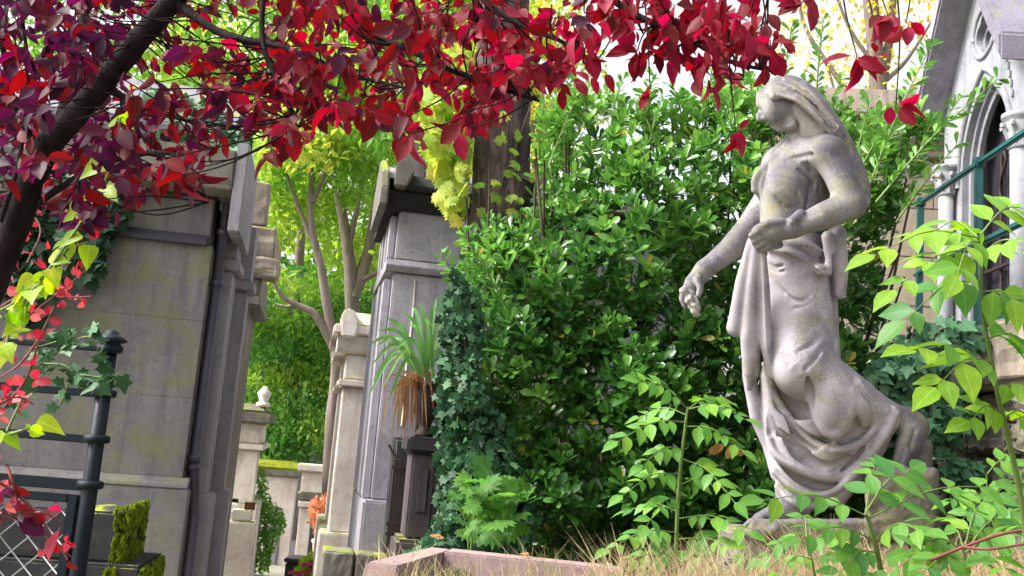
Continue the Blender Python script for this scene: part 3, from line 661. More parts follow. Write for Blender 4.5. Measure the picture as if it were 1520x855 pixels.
# ------------------------------------------------------------------ pink granite kerb of a grave in front of the shrub
a = P(672, 817, 3.15); b = P(900, 838, 3.05)
yaw = math.atan2(b[1]-a[1], b[0]-a[0]); kz = float(a[2])
k = empty('grave_kerb', (a[0], a[1], kz-0.5), 'polished pink granite kerb half sunk in straw grass below shrub', 'kerb', yaw)
Lk = float(np.linalg.norm(b-a))
prism('front_stone', k, [(-0.02, 0.5), (Lk*1.1, 0.5), (Lk*1.1, 0.15), (-0.02, 0.15)], 'y', -0.045, 0.06, M_PINK, 0.006)
prism('side_stone', k, [(-0.17, -0.42), (-0.06, -0.42), (-0.022, 0.06), (-0.022, -0.046), (-0.04, -0.05)][0:0] or [(-0.13, -0.46), (-0.03, -0.48), (-0.021, -0.046), (-0.021, 0.06), (-0.09, 0.06)], 'z', 0.1, 0.497, M_PINK, 0.006)

# ------------------------------------------------------------------ terrace wall, railing and gothic chapel at right
CH = R(-3.5)
f = Fr(1470, 500, 5.0, CH)
m = f.root('terrace_wall', 'rough terrace wall with weathered coping and rubble stones behind right saplings', 'wall')
ct, cb = f.onX(1475, 487)[1], f.onX(1475, 578)[1]
y = -1.6; k = 0
while y < 1.6:
    L = random.uniform(0.62, 0.95); box('coping_stone', m, -0.07+random.uniform(-.008, .008), 0.35, y+0.004, y+L-0.004, cb, ct+random.uniform(-.01, .01), M_TERR, 0.03, rough=0.014); y += L
z = cb-0.005; row = 0
while z > 0.95:
    h = random.uniform(0.13, 0.22); y = -1.6+random.uniform(-.2, 0)
    while y < 1.5:
        L = random.uniform(0.16, 0.42)
        box('rubble_stone', m, random.uniform(-.02, .045), 0.3, y+0.008, y+L-0.008, z-h+0.008, z-0.006, M_RUB, 0.03, rough=0.022); y += L
    z -= h
box('core', m, 0.09, 0.6, -1.6, 1.55, 0.8, ct-0.03, M_RUB, 0.01)
TERR = (f, ct)
# terrace ground
tz = float(ct)-0.03
tag(grid_sheet('terrace', 2.62, 9, 3.2, 16, 12, 12, lambda x, y: 0*x+tz, M_DIRT), kind='structure')
# railing
f = Fr(1452, 400, 5.2, CH)
m = f.root('railing', 'green painted metal railing with three rails in front of the gothic chapel', 'railing')
rzs = [f.onX(1452, v)[1] for v in (243, 362, 482)]
ys = [0.0, f.onX(1365, 400)[0], -0.95]
for y in ys:
    box('post', m, -0.019, 0.019, y-0.019, y+0.019, tz-0.05, rzs[0]-0.016, M_GREENIRON, 0.004)
    box('post_joint', m, -0.026, 0.026, y-0.03, y+0.03, rzs[0]-0.03, rzs[0]+0.03, M_GREENIRON, 0.008)
for i, zz in enumerate(rzs):
    box('rail', m, -0.0155, 0.0155, -1.6, ys[1]+0.08, zz-0.0165, zz+0.0165, M_GREENIRON, 0.008)
# chapel
f = Fr(1410, 430, 7.4, CH)
m = f.root('gothic_chapel', 'small pale gothic chapel with pointed arch window and trefoil opening in gable', 'chapel')
yA = f.onX(1501, 300)[0]; yB = f.onX(1428, 300)[0]          # window opening (near, far)
yl, yr = 0.12, f.onX(1528, 75)[0]                             # façade ends (far, near)
yc = (yA+yB)/2; hw = (yB-yA)/2
zsill = f.onX(1470, 505)[1]; zap = f.onX(1462, 118)[1]; zspr = zap-hw*1.6
zeL = f.onX(1398, 190)[1]; zeR = f.onX(1515, 80)[1]; zeave = (zeL+zeR)/2; zapex = zeave+1.15
zq = f.onX(1455, 55)[1]; rq = 0.155
# façade with real openings: 2-D outline in (y,z), arch + lobed oculus cut by building quads between angular samples
def arch_pts(hw, z0, zs, za, n=10, cy=0.0):
    R_ = (hw*hw+(za-zs)**2)/(2*hw); pts = [(cy+hw, z0)]
    for t in np.linspace(0, 1, n):
        ang = t*math.asin((za-zs)/R_); pts.append((cy+hw-R_+R_*math.cos(ang), zs+R_*math.sin(ang)))
    for t in np.linspace(1, 0, n)[1:]:
        ang = t*math.asin((za-zs)/R_); pts.append((cy-hw+R_-R_*math.cos(ang), zs+R_*math.sin(ang)))
    pts.append((cy-hw, z0)); return pts
def lobes(cy, cz, r, n=36, k=4, ph=0.0, amp=0.22):
    return [(cy+r*(1-amp+amp*abs(math.cos(k*(a+ph)/2))**0.8*1.3)*math.cos(a), cz+r*(1-amp+amp*abs(math.cos(k*(a+ph)/2))**0.8*1.3)*math.sin(a)) for a in np.linspace(0, 2*math.pi, n, endpoint=False)]
def plate_with_holes(name, parent, outer, holes, x0, x1, mat):
    me = bpy.data.curves.new(name, 'CURVE'); me.dimensions = '2D'; me.fill_mode = 'BOTH'
    for pl in [outer]+holes:
        s = me.splines.new('POLY'); s.points.add(len(pl)-1); s.use_cyclic_u = True
        for i, q in enumerate(pl): s.points[i].co = (q[0], q[1], 0, 1)
    me.extrude = (x1-x0)/2; me.bevel_depth = 0.006; me.bevel_resolution = 1
    tmp = bpy.data.objects.new(name+'_c', me); COL.objects.link(tmp)
    dg = bpy.context.evaluated_depsgraph_get(); dg.update()
    mm = bpy.data.meshes.new_from_object(tmp.evaluated_get(dg)); bpy.data.objects.remove(tmp); bpy.data.curves.remove(me)
    n = len(mm.vertices); co = np.zeros(n*3); mm.vertices.foreach_get('co', co); co = co.reshape(-1, 3)
    co = np.stack([co[:, 2]+(x0+x1)/2, co[:, 0], co[:, 1]], 1); mm.vertices.foreach_set('co', co.ravel()); mm.update()
    mm.materials.clear(); mm.materials.append(mat); mm.polygons.foreach_set('use_smooth', np.zeros(len(mm.polygons), bool))
    mm.name = name
    return link(name, mm, parent)
arch = arch_pts(hw, zsill, zspr, zap, 12, yc)
plate_with_holes('facade_wall', m, [(yl, 2.0), (yr, 2.0), (yr, zeave), (yc, zapex), (yl, zeave)], [arch, lobes(yc, zq, rq)], 0.0, 0.05, M_CHAP)
for i, (s, x0) in enumerate(((1.0, 0.052), (0.9, 0.085))):     # receding arch orders
    inn = arch_pts(hw*(0.93-0.1*i), zsill+0.02, zspr, zap-0.04-0.06*i, 12, yc); outr = [(yl-0.1, zsill-0.3), (yr+0.1, zsill-0.3), (yr+0.1, zap+0.04), (yl-0.1, zap+0.04)]
    plate_with_holes('arch_order', m, outr, [inn], x0, x0+0.03, M_CHAP)
plate_with_holes('oculus_order', m, [(yc+0.25*math.cos(a), zq+0.25*math.sin(a)) for a in np.linspace(0, 6.283, 24, endpoint=False)], [lobes(yc, zq, rq*0.86, 36, 3, 0.5, 0.3)], 0.053, 0.08, M_CHAP)
ring = [( -0.008, yc+1.22*rq*math.cos(a), zq+1.22*rq*math.sin(a)) for a in np.linspace(0, 2*math.pi, 29)]
tubes('oculus_moulding', m, [(ring, [0.018]*29)], M_CHAP, 8)
hood = [(-0.012, y, z) for y, z in arch_pts(hw*1.12, zspr-0.05, zspr, zap+0.08, 10, yc)]
tubes('hood_moulding', m, [(hood, [0.022]*len(hood))], M_CHAP, 8)
# dentil cuts over the hood on the near side
for i in range(7):
    t = 0.25+0.075*i; yy = yc-hw*1.3*math.cos((1-t)*1.2)*0.92; zz = zspr+(zap-zspr+0.22)*math.sin((1-t)*1.35)
    box('dentil', m, -0.022, -0.009, yy-0.012, yy+0.012, zz, zz+0.055, M_CHAP, 0.004)
# window: leads and tracery
box('window_pane', m, 0.20, 0.215, yA-0.05, yB+0.05, zsill-0.1, zap, M_DARKGLASS, 0.002)
for yy in (yc-hw*0.33, yc+hw*0.33): tubes('tracery', m, [(smooth_path([(0.17, yy, zsill), (0.17, yy, zspr-0.1), (0.17, yy*0.8+yc*0.2, zspr+0.15), (0.17, yc+(yc-yy)*0.4, zap-0.2)], 5), [0.014]*16)], M_OLDIRON, 6)
for zz in (zsill+0.3, zsill+0.55, zsill+0.8): box('saddle_bar', m, 0.13, 0.15, yA, yB, zz-0.012, zz+0.012, M_OLDIRON, 0.003)
for s in (-1, 1): tubes('tracery', m, [(smooth_path([(0.155, yc, zspr-0.35), (0.155, yc+s*0.13, zspr-0.12), (0.155, yc+s*0.03, zspr+0.06), (0.155, yc+s*0.1, zspr+0.18)], 5), [0.012]*16)], M_OLDIRON, 6)
# piers / colonnettes with capitals on either side
for yy, side in ((yA-0.27, 'near'), (yB+0.12, 'far')):
    r = 0.055
    lathe('colonnette', m, [(r, 2.0), (r, zspr-0.1)], M_CHAP, (-0.07, yy, 0), 16)
    lathe('capital', m, [(r, 0), (r*1.25, 0.012), (r*1.05, 0.03), (r*1.5, 0.1), (r*1.3, 0.12), (r*1.75, 0.17), (r*1.4, 0.185), (r*1.9, 0.2), (r*1.9, 0.235)], M_CHAP, (-0.07, yy, zspr-0.1), 16)
    for q in range(8):
        a = q*math.pi/4
        tubes('capital_leaf', m, [(smooth_path([(-0.07+r*1.05*math.cos(a), yy+r*1.05*math.sin(a), zspr-0.08), (-0.07+r*1.35*math.cos(a), yy+r*1.35*math.sin(a), zspr+0.0), (-0.07+r*1.9*math.cos(a), yy+r*1.9*math.sin(a), zspr+0.07), (-0.07+r*1.85*math.cos(a), yy+r*1.85*math.sin(a), zspr+0.045)], 4), [0.012]*10+[0.016]*3)], M_CHAP, 6)
# gable copings (raking roof slabs) with chunky underside
for s, ye in ((1, yl+0.12), (-1, yr-0.12)):
    bm = bmesh.new(); v = []
    for yy, zz in ((ye, zeave-0.13), (ye, zeave+0.06), (yc, zapex+0.14), (yc, zapex-0.06)):
        for x in (-0.24, 1.6): v.append(bm.verts.new((x, yy, zz)))
    for q in ((0, 2, 4, 6), (7, 5, 3, 1), (0, 1, 3, 2), (2, 3, 5, 4), (4, 5, 7, 6), (6, 7, 1, 0)): bm.faces.new([v[i] for i in q])
    link('roof_slope', bm_mesh('roof_slope', bm, M_SLATE if s < 0 else M_LAV, 0.015), m)
box('side_wall', m, 0.12, 1.6, yl-0.06, yl, 2.0, zeave, M_CHAP, 0.01); box('side_wall', m, 0.125, 1.6, yr, yr+0.06, 2.0, zeave, M_CHAP, 0.01)
box('plinth', m, -0.10, 0.0, yr, yl+0.03, 2.0, zsill-0.12, M_CHAP, 0.02); box('sill', m, -0.06, 0.12, yA-0.1, yB+0.1, zsill-0.11, zsill-0.02, M_CHAP, 0.015)
# cream building behind
f = Fr(1405, 400, 8.9, R(-6))
m = f.root('tomb_chapel', 'cream stone tomb with brown moulded cornice behind railing left of gothic chapel', 'tomb')
z1, z2, z3 = f.onY(1390, 240)[1], f.onY(1390, 208)[1], f.onY(1330, 150)[1]
x0 = f.onY(1255, 300)[0]
for i in range(5):
    za_ = 2.2+i*(z1-2.2)/5; zb_ = 2.2+(i+1)*(z1-2.2)/5
    off = 0.0 if i % 2 else -0.35; xx = x0-0.3
    while xx < 0.5:
        xe = min(0.5, xx+0.72+(off if xx < x0 else 0)); box('ashlar', m, xx+0.002, xe-0.002, 0, 0.5, za_+0.002, zb_-0.002, M_CREAM, 0.006); xx = xe
box('core', m, x0-0.25, 0.45, 0.02, 2.0, 1.5, z1-0.01, M_CREAM, 0.005)
prism('cornice', m, [(0, z1+0.003), (-0.05, z1+0.03), (-0.06, z1+0.08), (-0.16, z2-0.02), (-0.16, z2), (2, z2), (2, z1+0.003)], 'x', x0-0.4, 0.55, M_CREAM, 0.005)
box('roof_slab', m, x0-0.5, 0.6, 0.05, 2.2, z2+0.003, z2+0.12, M_SLATE, 0.02, (0.1, 0.15))
f = Fr(1240, 300, 10.5, R(-6))
m = f.root('tomb_chapel', 'low brown stone tomb roof showing between veiled statue head and chapel', 'tomb')
z1 = f.onY(1240, 135)[1]
box('wall', m, -0.6, 1.3, 0, 2, 1.5, z1-0.3, M_TERR, 0.02); box('roof_slab', m, -0.8, 1.5, -0.15, 2.1, z1-0.297, z1, M_TERR, 0.02, (0.03, 0.03))
# ------------------------------------------------------------------ the statue: sculpted as distance fields, then meshed
SD = 4.0; SPX = SD/FPX; HV = 2.0
GX = np.arange(990, 1410, HV); GY = np.arange(92, 806, HV); GZ = np.arange(-118, 96, HV)
class Field:
    def __init__(s): s.a = np.full((len(GX), len(GY), len(GZ)), 60.0, np.float32)
    def _win(s, lo, hi, m):
        ix = slice(*np.searchsorted(GX, (lo[0]-m, hi[0]+m))); iy = slice(*np.searchsorted(GY, (lo[1]-m, hi[1]+m))); iz = slice(*np.searchsorted(GZ, (lo[2]-m, hi[2]+m)))
        return (ix, iy, iz), GX[ix][:, None, None], GY[iy][None, :, None], GZ[iz][None, None, :]
    def _put(s, w, d, k, sub):
        a = s.a[w]; d = d.astype(np.float32)
        if sub:
            h = np.clip(0.5-0.5*(a+d)/k, 0, 1); s.a[w] = a*(1-h)-d*h + k*h*(1-h)
        else:
            h = np.clip(0.5+0.5*(d-a)/k, 0, 1); s.a[w] = d*(1-h)+a*h - k*h*(1-h)
    def tube(s, pts, k=8, sub=False, flat=1.0):
        """pts: (x, y, z, r) chain; flat<1 squashes in depth"""
        p = np.array(pts, float); m = p[:, 3].max()+k+8
        w, X, Y, Z = s._win(p[:, :3].min(0), p[:, :3].max(0), m)
        if min(X.size, Y.size, Z.size) == 0: return
        best = None
        for a, b in zip(p[:-1], p[1:]):
            ab = b[:3]-a[:3]; L = ab@ab+1e-6
            t = np.clip(((X-a[0])*ab[0]+(Y-a[1])*ab[1]+(Z-a[2])*ab[2])/L, 0, 1)
            d = np.sqrt((X-a[0]-t*ab[0])**2+(Y-a[1]-t*ab[1])**2+((Z-a[2]-t*ab[2])/flat)**2)-(a[3]+(b[3]-a[3])*t)
            best = d if best is None else np.minimum(best, d)
        s._put(w, best, k, sub)
    def ell(s, c, r, rot=0.0, k=10, sub=False):
        c = np.array(c, float); r = np.array(r, float); m = r.max()+k+4
        w, X, Y, Z = s._win(c, c, m); ca, sa = math.cos(R(rot)), math.sin(R(rot))
        x = (X-c[0])*ca+(Y-c[1])*sa; y = -(X-c[0])*sa+(Y-c[1])*ca; z = Z-c[2]
        k0 = np.sqrt((x/r[0])**2+(y/r[1])**2+(z/r[2])**2); k1 = np.sqrt((x/r[0]**2)**2+(y/r[1]**2)**2+(z/r[2]**2)**2)+1e-6
        s._put(w, k0*(k0-1)/k1, k, sub)
    def sz(s, x, y, default=0.0):
        i = int(np.clip(round((x-GX[0])/HV), 0, len(GX)-1)); j = int(np.clip(round((y-GY[0])/HV), 0, len(GY)-1))
        c = np.where(s.a[i, j] < 0)[0]
        return GZ[c[0]] if len(c) else default
    def on(s, pts, off=0.0, default=0.0):
        """(x,y,r) chain laid on the side that faces the path"""
        P2 = smooth_path(np.array([(x, y, r) for x, y, r in pts], float), 5)
        z = np.array([s.sz(x, y, default) for x, y, r in P2])
        for _ in range(3): z = np.convolve(np.pad(z, 2, mode='edge'), np.ones(5)/5, 'valid')
        return [(x, y, zz+off, r) for (x, y, r), zz in zip(P2, z)]
    def mesh(s, name, mat, parent, org):
        a = s.a; nx, ny, nz = a.shape; ins = a < 0
        cs = np.zeros((nx-1, ny-1, nz-1), np.int8)
        for dx in (0, 1):
            for dy in (0, 1):
                for dz in (0, 1): cs += ins[dx:nx-1+dx, dy:ny-1+dy, dz:nz-1+dz]
        cell = np.argwhere((cs > 0) & (cs < 8)); idx = np.full(cs.shape, -1, np.int32); idx[tuple(cell.T)] = np.arange(len(cell))
        acc = np.zeros((len(cell), 3)); cnt = np.zeros(len(cell))
        cor = [(x, y, z) for x in (0, 1) for y in (0, 1) for z in (0, 1)]
        for p in cor:
            for q in cor:
                if sum(abs(u-v) for u, v in zip(p, q)) == 1 and p < q:
                    va = a[cell[:, 0]+p[0], cell[:, 1]+p[1], cell[:, 2]+p[2]]; vb = a[cell[:, 0]+q[0], cell[:, 1]+q[1], cell[:, 2]+q[2]]
                    e = (va < 0) != (vb < 0); t = np.where(e, va/(va-vb+1e-12), 0)[:, None]
                    acc += np.where(e[:, None], np.array(p)+t*(np.array(q)-np.array(p)), 0); cnt += e
        v = (cell+acc/cnt[:, None])
        px = GX[0]+v[:, 0]*HV; py = GY[0]+v[:, 1]*HV; pz = GZ[0]+v[:, 2]*HV
        F = []
        for ax in range(3):
            o1, o2 = [i for i in range(3) if i != ax]
            sl0 = [slice(1, n-1) for n in a.shape]; sl0[ax] = slice(0, a.shape[ax]-1); sl1 = list(sl0); sl1[ax] = slice(1, a.shape[ax])
            A = ins[tuple(sl0)]; B = ins[tuple(sl1)]; ed = np.argwhere(A != B)
            base = ed.copy(); base[:, o1] += 1; base[:, o2] += 1
            def ci(d1, d2):
                c = base.copy(); c[:, o1] -= d1; c[:, o2] -= d2; return idx[c[:, 0], c[:, 1], c[:, 2]]
            q = np.stack([ci(1, 1), ci(0, 1), ci(0, 0), ci(1, 0)], 1)
            flip = A[tuple(ed.T)] if ax != 1 else ~A[tuple(ed.T)]
            q[flip] = q[flip][:, ::-1]; F.append(q)
        F = np.concatenate(F); F = F[(F >= 0).all(1)]
        W = P(px, py, SD+pz*SPX)-np.asarray(org)
        o = link(name, mesh_np(name, W, F, mat), parent)
        bm = bmesh.new(); bm.from_mesh(o.data); bmesh.ops.recalc_face_normals(bm, faces=bm.faces)
        bmesh.ops.smooth_vert(bm, verts=bm.verts, factor=0.25, use_axis_x=True, use_axis_y=True, use_axis_z=True)
        bm.to_mesh(o.data); bm.free(); o.data.polygons.foreach_set('use_smooth', np.ones(len(o.data.polygons), bool)); o.data.update()
        return o
def statue_mat(name, base, lich, dk):
    m, nt, b, out = new_mat(name)
    g = nd(nt, 'ShaderNodeNewGeometry'); pos = g.outputs['Position']
    n1 = noise(nt, pos, 5, 6, 0.65, 0.4); n2 = noise(nt, pos, 150, 3, 0.7); n3 = noise(nt, pos, 9, 7, 0.7, 0.5); n4 = noise(nt, pos, 60, 4, 0.7)
    col = mixc(nt, ramp(nt, n1, BW(0.4, 0.66)), base, tuple(0.72*v for v in base))
    # grey-violet crust on faces turned to the weather, with grainy edges
    nz = nd(nt, 'ShaderNodeSeparateXYZ', Vector=g.outputs['Normal'])
    wx = mth(nt, 'ADD', mth(nt, 'MULTIPLY', nz.outputs[2], 0.22), mth(nt, 'MULTIPLY', nz.outputs[0], 0.12))
    crust = ramp(nt, mth(nt, 'ADD', mth(nt, 'ADD', mth(nt, 'MULTIPLY', n1, 0.6), mth(nt, 'MULTIPLY', n2, 0.45)), wx), BW(0.54-dk*0.14, 0.70-dk*0.12))
    col = mixc(nt, mth(nt, 'MULTIPLY', crust, 0.50+0.38*dk), col, (0.085, 0.076, 0.098))
    lm = ramp(nt, mth(nt, 'ADD', mth(nt, 'MULTIPLY', n3, 0.75), mth(nt, 'MULTIPLY', n2, 0.3)), BW(0.53, 0.65))
    col = mixc(nt, mth(nt, 'MULTIPLY', lm, lich), col, (0.25, 0.24, 0.085))
    pit = ramp(nt, n2, BW(0.60, 0.70)); col = mixc(nt, mth(nt, 'MULTIPLY', pit, 0.35*(0.4+dk)), col, (0.07, 0.06, 0.075))
    nt.links.new(col, b.inputs['Base Color']); b.inputs['Roughness'].default_value = 0.85; b.inputs['Specular IOR Level'].default_value = 0.25
    hh = mth(nt, 'ADD', mth(nt, 'MULTIPLY', n4, 0.5), mth(nt, 'MULTIPLY', n2, 0.5))
    bp = nd(nt, 'ShaderNodeBump', Strength=0.35, Distance=0.008, Height=hh); nt.links.new(bp.outputs[0], b.inputs['Normal'])
    return m
M_SKIN = statue_mat('statue_body_stone', (0.29, 0.28, 0.28), 0.6, 1.0)
M_DRAPE = statue_mat('statue_drapery_stone', (0.44, 0.405, 0.445), 0.55, 0.35)
M_VEIL = statue_mat('statue_veil_stone', (0.36, 0.335, 0.315), 0.55, 0.8)
sorg = P(1200, 800, SD)
st = empty('statue', sorg, 'weathered stone statue of a veiled woman bending forward, one hand gathering her drapery', 'statue')

# ---- body (head, torso, arms, legs, feet: one surface)
b = Field()
b.ell((1176, 150, -4), (46, 36, 36), 35, 8)
b.ell((1156, 155, -8), (30, 27, 31), 15, 8)
b.tube([(1131, 142, -10, 9), (1129, 153, -10, 7)], 7)                   # forehead
b.tube([(1132, 156, -12, 5), (1128, 168, -12, 5.5), (1127.5, 176, -12, 5.5), (1136, 175, -14, 6)], 5)   # nose
b.tube([(1122, 163, -8, 2.6), (1127, 164, -20, 3), (1133, 165, -27, 2)], 3, True)   # eye hollow
b.tube([(1132, 184, -6, 2), (1142, 179, -24, 2)], 2.5, True)          # under the nose
b.tube([(1143, 181, -12, 5.5), (1148, 186, -12, 5.5), (1158, 189, -14, 8), (1178, 183, -28, 11)], 5)   # mouth, chin, jaw
b.tube([(1138, 187, -6, 1.4), (1150, 183, -20, 1.6)], 2, True)
b.ell((1150, 172, -26), (17, 11, 9), 35, 9)                             # cheek
b.tube(b.on([(1152, 179, 1.4), (1164, 182, 2.4), (1176, 180, 1.4)], -0.4), 3, True)
b.tube([(1188, 176, -4, 19), (1199, 226, -6, 25)], 10)                 # neck
b.tube([(1228, 224, -42, 27), (1190, 225, 0, 30), (1158, 244, 44, 26)], 16)   # shoulder girdle
b.ell((1184, 268, 4), (52, 60, 44), 12, 18)
b.ell((1140, 270, 22), (25, 27, 24), 20, 12); b.ell((1168, 282, -28), (29, 25, 21), 20, 16)   # bust
b.tube([(1178, 320, 2, 50), (1176, 358, 2, 48), (1180, 402, 4, 36)], 18, flat=0.9)
# near (left) arm bent across the waist
b.tube([(1230, 228, -44, 26), (1247, 262, -54, 23.5), (1261, 300, -62, 22)], 9)
b.ell((1268, 303, -60), (18, 18, 18), 0, 9)
b.tube([(1262, 304, -64, 22), (1222, 321, -76, 20.5), (1178, 338, -80, 13.5)], 9)
b.tube([(1178, 338, -80, 15), (1150, 343, -80, 17), (1128, 347, -78, 14)], 8, flat=0.8)
b.tube([(1188, 318, -88, 8), (1178, 327, -92, 8)], 4)
b.tube([(1160, 330, -86, 7), (1140, 332, -88, 6.5), (1126, 338, -84, 5.5)], 4)  # thumb along the top
for i, (x, y) in enumerate(((1122, 348), (1126, 357), (1131, 365), (1139, 370))):
    z = -82+i*3
    b.tube([(x+17, y-7, z, 6.6), (x+3, y-5, z-5, 6.2), (x-6, y+1, z-2, 5.4), (x-4, y+7, z+5, 4.8)], 2.6)
# far (right) arm reaching down
b.tube([(1158, 246, 44, 26), (1140, 300, 50, 23), (1114, 338, 42, 21), (1082, 372, 34, 18), (1046, 400, 24, 13.5)], 9)
b.tube([(1046, 400, 24, 13.5), (1030, 420, 20, 14), (1022, 436, 18, 12)], 8, flat=0.75)
for i, dx in enumerate((-7, -1, 5, 10)): b.tube([(1022+dx, 432, 14+4*i, 6), (1020+dx, 444, 10+4*i, 5.2), (1024+dx, 454, 10+4*i, 4.6)], 3)
b.tube([(1036, 414, 8, 6), (1040, 428, 4, 5.4), (1037, 438, 4, 4.6)], 3)
# legs
b.tube([(1174, 415, 20, 30), (1164, 560, 26, 18), (1166, 660, 20, 14), (1168, 726, 4, 18), (1172, 752, 0, 20)], 8)
b.tube([(1176, 752, 0, 20), (1150, 764, -4, 16), (1128, 772, -8, 12)], 8)
for i in range(5): b.tube([(1130, 771-0.5*i, -24+i*8, 8), (1114+i*2.5, 776, -26+i*8.5, 6.5), (1108+i*3, 780, -26+i*8.5, 5)], 3)
b.tube([(1188, 410, 0, 30), (1188, 540, -10, 22), (1262, 588, -8, 16), (1322, 614, -5, 16), (1346, 622, -5, 19)], 8)
b.ell((1357, 632, -4), (22, 19, 20), 40, 8)
b.tube([(1358, 638, -6, 21), (1350, 662, -10, 22), (1341, 680, -14, 16)], 8)
for i in range(5): b.tube([(1347-i*2, 672, -30+i*8, 8.5), (1342-i*3.2, 687, -36+i*8.5, 6.6), (1338-i*3.2, 694, -37+i*8.5, 5.4)], 2.6)
b.tube([(1357, 640, -28, 2.5), (1350, 668, -32, 2)], 4, True)
# garment lines cut into the breast and shoulder
for L in ([(1166, 237, 2.4), (1190, 233, 3), (1212, 227, 2)], [(1193, 243, 1.6), (1206, 252, 2.4), (1222, 262, 1.6)], [(1186, 252, 1.5), (1200, 262, 2.2), (1218, 272, 1.5)],
          [(1200, 236, 1.5), (1204, 270, 2.4), (1196, 310, 1.6)], [(1182, 285, 1.4), (1190, 305, 2), (1186, 326, 1.4)], [(1140, 246, 2), (1134, 268, 3.4), (1130, 290, 2)], [(1150, 292, 1.5), (1166, 308, 2), (1186, 304, 1.5)]):
    b.tube(b.on(L, -0.5), 4, True)
b.tube(b.on([(1172, 213, 5), (1146, 236, 6), (1124, 262, 7), (1121, 282, 6)], 2), 5)
for L in ([(1208, 268, 1.4), (1206, 296, 2.2), (1196, 322, 1.4)], [(1216, 276, 1.4), (1214, 300, 2), (1206, 320, 1.2)], [(1160, 300, 1.2), (1156, 320, 1.8), (1146, 334, 1.2)]): b.tube(b.on(L, -0.3), 3, True)
b.mesh('body', M_SKIN, st, sorg)

# ---- drapery
d = Field()
d.tube([(1178, 374, 0, 53), (1182, 430, -2, 52), (1188, 490, -12, 50), (1191, 545, -28, 45)], 12, flat=0.95)
d.tube([(1196, 548, -30, 44), (1270, 597, -22, 36), (1322, 618, -8, 20)], 14)
d.tube([(1160, 560, 12, 32), (1168, 620, 10, 36), (1178, 690, 6, 34), (1188, 738, 4, 28)], 14)
d.tube([(1205, 630, -4, 32), (1226, 680, -2, 36), (1232, 728, 4, 24)], 14)
d.tube([(1318, 618, -6, 17), (1296, 655, -4, 24), (1268, 700, -2, 22), (1240, 735, 0, 18)], 14)
d.tube([(1250, 640, -6, 30), (1262, 668, -6, 28)], 14)
d.ell((1236, 595, -46), (31, 52, 26), -8, 12)
# dark recesses between the swags
d.tube(d.on([(1150, 566, 5), (1166, 596, 17), (1194, 612, 13), (1208, 612, 5)], 5), 4, True)
d.tube(d.on([(1170, 620, 4), (1190, 648, 12), (1210, 658, 12), (1230, 654, 5)], 5), 3.5, True)
d.tube(d.on([(1160, 640, 4), (1184, 668, 12), (1210, 690, 13), (1238, 690, 8), (1262, 676, 5)], 5), 3.5, True)
d.tube(d.on([(1262, 600, 3), (1270, 638, 8), (1250, 656, 7)], 3), 4, True)
d.tube(d.on([(1160, 690, 3), (1190, 712, 8), (1226, 722, 8), (1250, 716, 4)], 3), 3.5, True)
d.tube(d.on([(1280, 664, 4), (1262, 692, 8), (1238, 716, 5)], 3), 3.5, True)
d.tube(d.on([(1300, 640, 3), (1312, 622, 4), (1322, 606, 3)], 0), 4, True)
d.tube(d.on([(1196, 548, 2), (1203, 580, 7), (1208, 606, 4)], 3), 4, True)
# swag ridges
d.tube(d.on([(1134, 540, 4), (1148, 580, 6), (1172, 620, 7), (1206, 654, 7), (1238, 668, 7), (1266, 662, 7), (1290, 646, 6), (1318, 608, 5)], -1.5), 2.6)
d.tube(d.on([(1203, 560, 5), (1208, 606, 6), (1222, 634, 8), (1238, 645, 9), (1254, 632, 8), (1264, 606, 5), (1265, 580, 3)], 4), 6)
d.tube(d.on([(1138, 610, 5), (1148, 668, 7), (1186, 695, 8), (1222, 708, 7), (1254, 705, 7), (1282, 680, 7), (1302, 658, 6), (1328, 606, 5)], -1.5), 2.6)
d.tube(d.on([(1150, 700, 6), (1178, 724, 7), (1210, 734, 6), (1240, 728, 6), (1272, 700, 7), (1306, 660, 6), (1332, 612, 5)], -1.5), 2.6)
d.tube(d.on([(1155, 722, 6), (1176, 744, 7), (1204, 750, 6), (1232, 744, 5)], -1), 2.6)
d.tube(d.on([(1275, 566, 4), (1290, 600, 5), (1284, 630, 4)], 1), 8)
d.tube([(1318, 604, -20, 5), (1312, 622, -26, 6), (1300, 636, -26, 5)], 5)
# hanging bundle gathered in the hand
d.tube([(1116, 360, -66, 8), (1104, 420, -46, 13), (1097, 470, -34, 15), (1093, 486, -30, 15)], 4, flat=0.8)
d.tube([(1124, 362, -70, 8), (1118, 430, -50, 13), (1114, 500, -36, 16), (1116, 552, -26, 13), (1112, 576, -22, 5)], 4, flat=0.8)
d.tube([(1130, 366, -72, 7), (1134, 430, -56, 9), (1136, 500, -44, 10), (1146, 556, -34, 8)], 4)
d.tube([(1108, 500, 6, 8), (1112, 560, 8, 10), (1124, 620, 10, 11), (1140, 660, 10, 9), (1152, 706, 8, 8)], 5)
d.tube([(1111, 372, -72, 2), (1104, 440, -62, 3), (1102, 488, -52, 4)], 3, True)
d.tube([(1127, 378, -78, 4), (1126, 440, -62, 6), (1129, 520, -52, 7), (1143, 572, -44, 7)], 3, True)
d.tube([(1139, 380, -74, 2), (1143, 440, -64, 3.4), (1147, 510, -54, 3.4)], 3, True)
d.tube([(1122, 545, -40, 3), (1120, 575, -30, 5), (1128, 610, -10, 8)], 4, True)
d.tube([(1124, 568, -30, 7), (1130, 600, -22, 11), (1144, 640, -20, 9)], 4, True)
d.tube(d.on([(1146, 620, 2), (1160, 650, 5), (1176, 664, 4)], 1), 3, True); d.tube(d.on([(1276, 576, 2), (1296, 602, 4), (1300, 622, 3)], 0), 5, True)
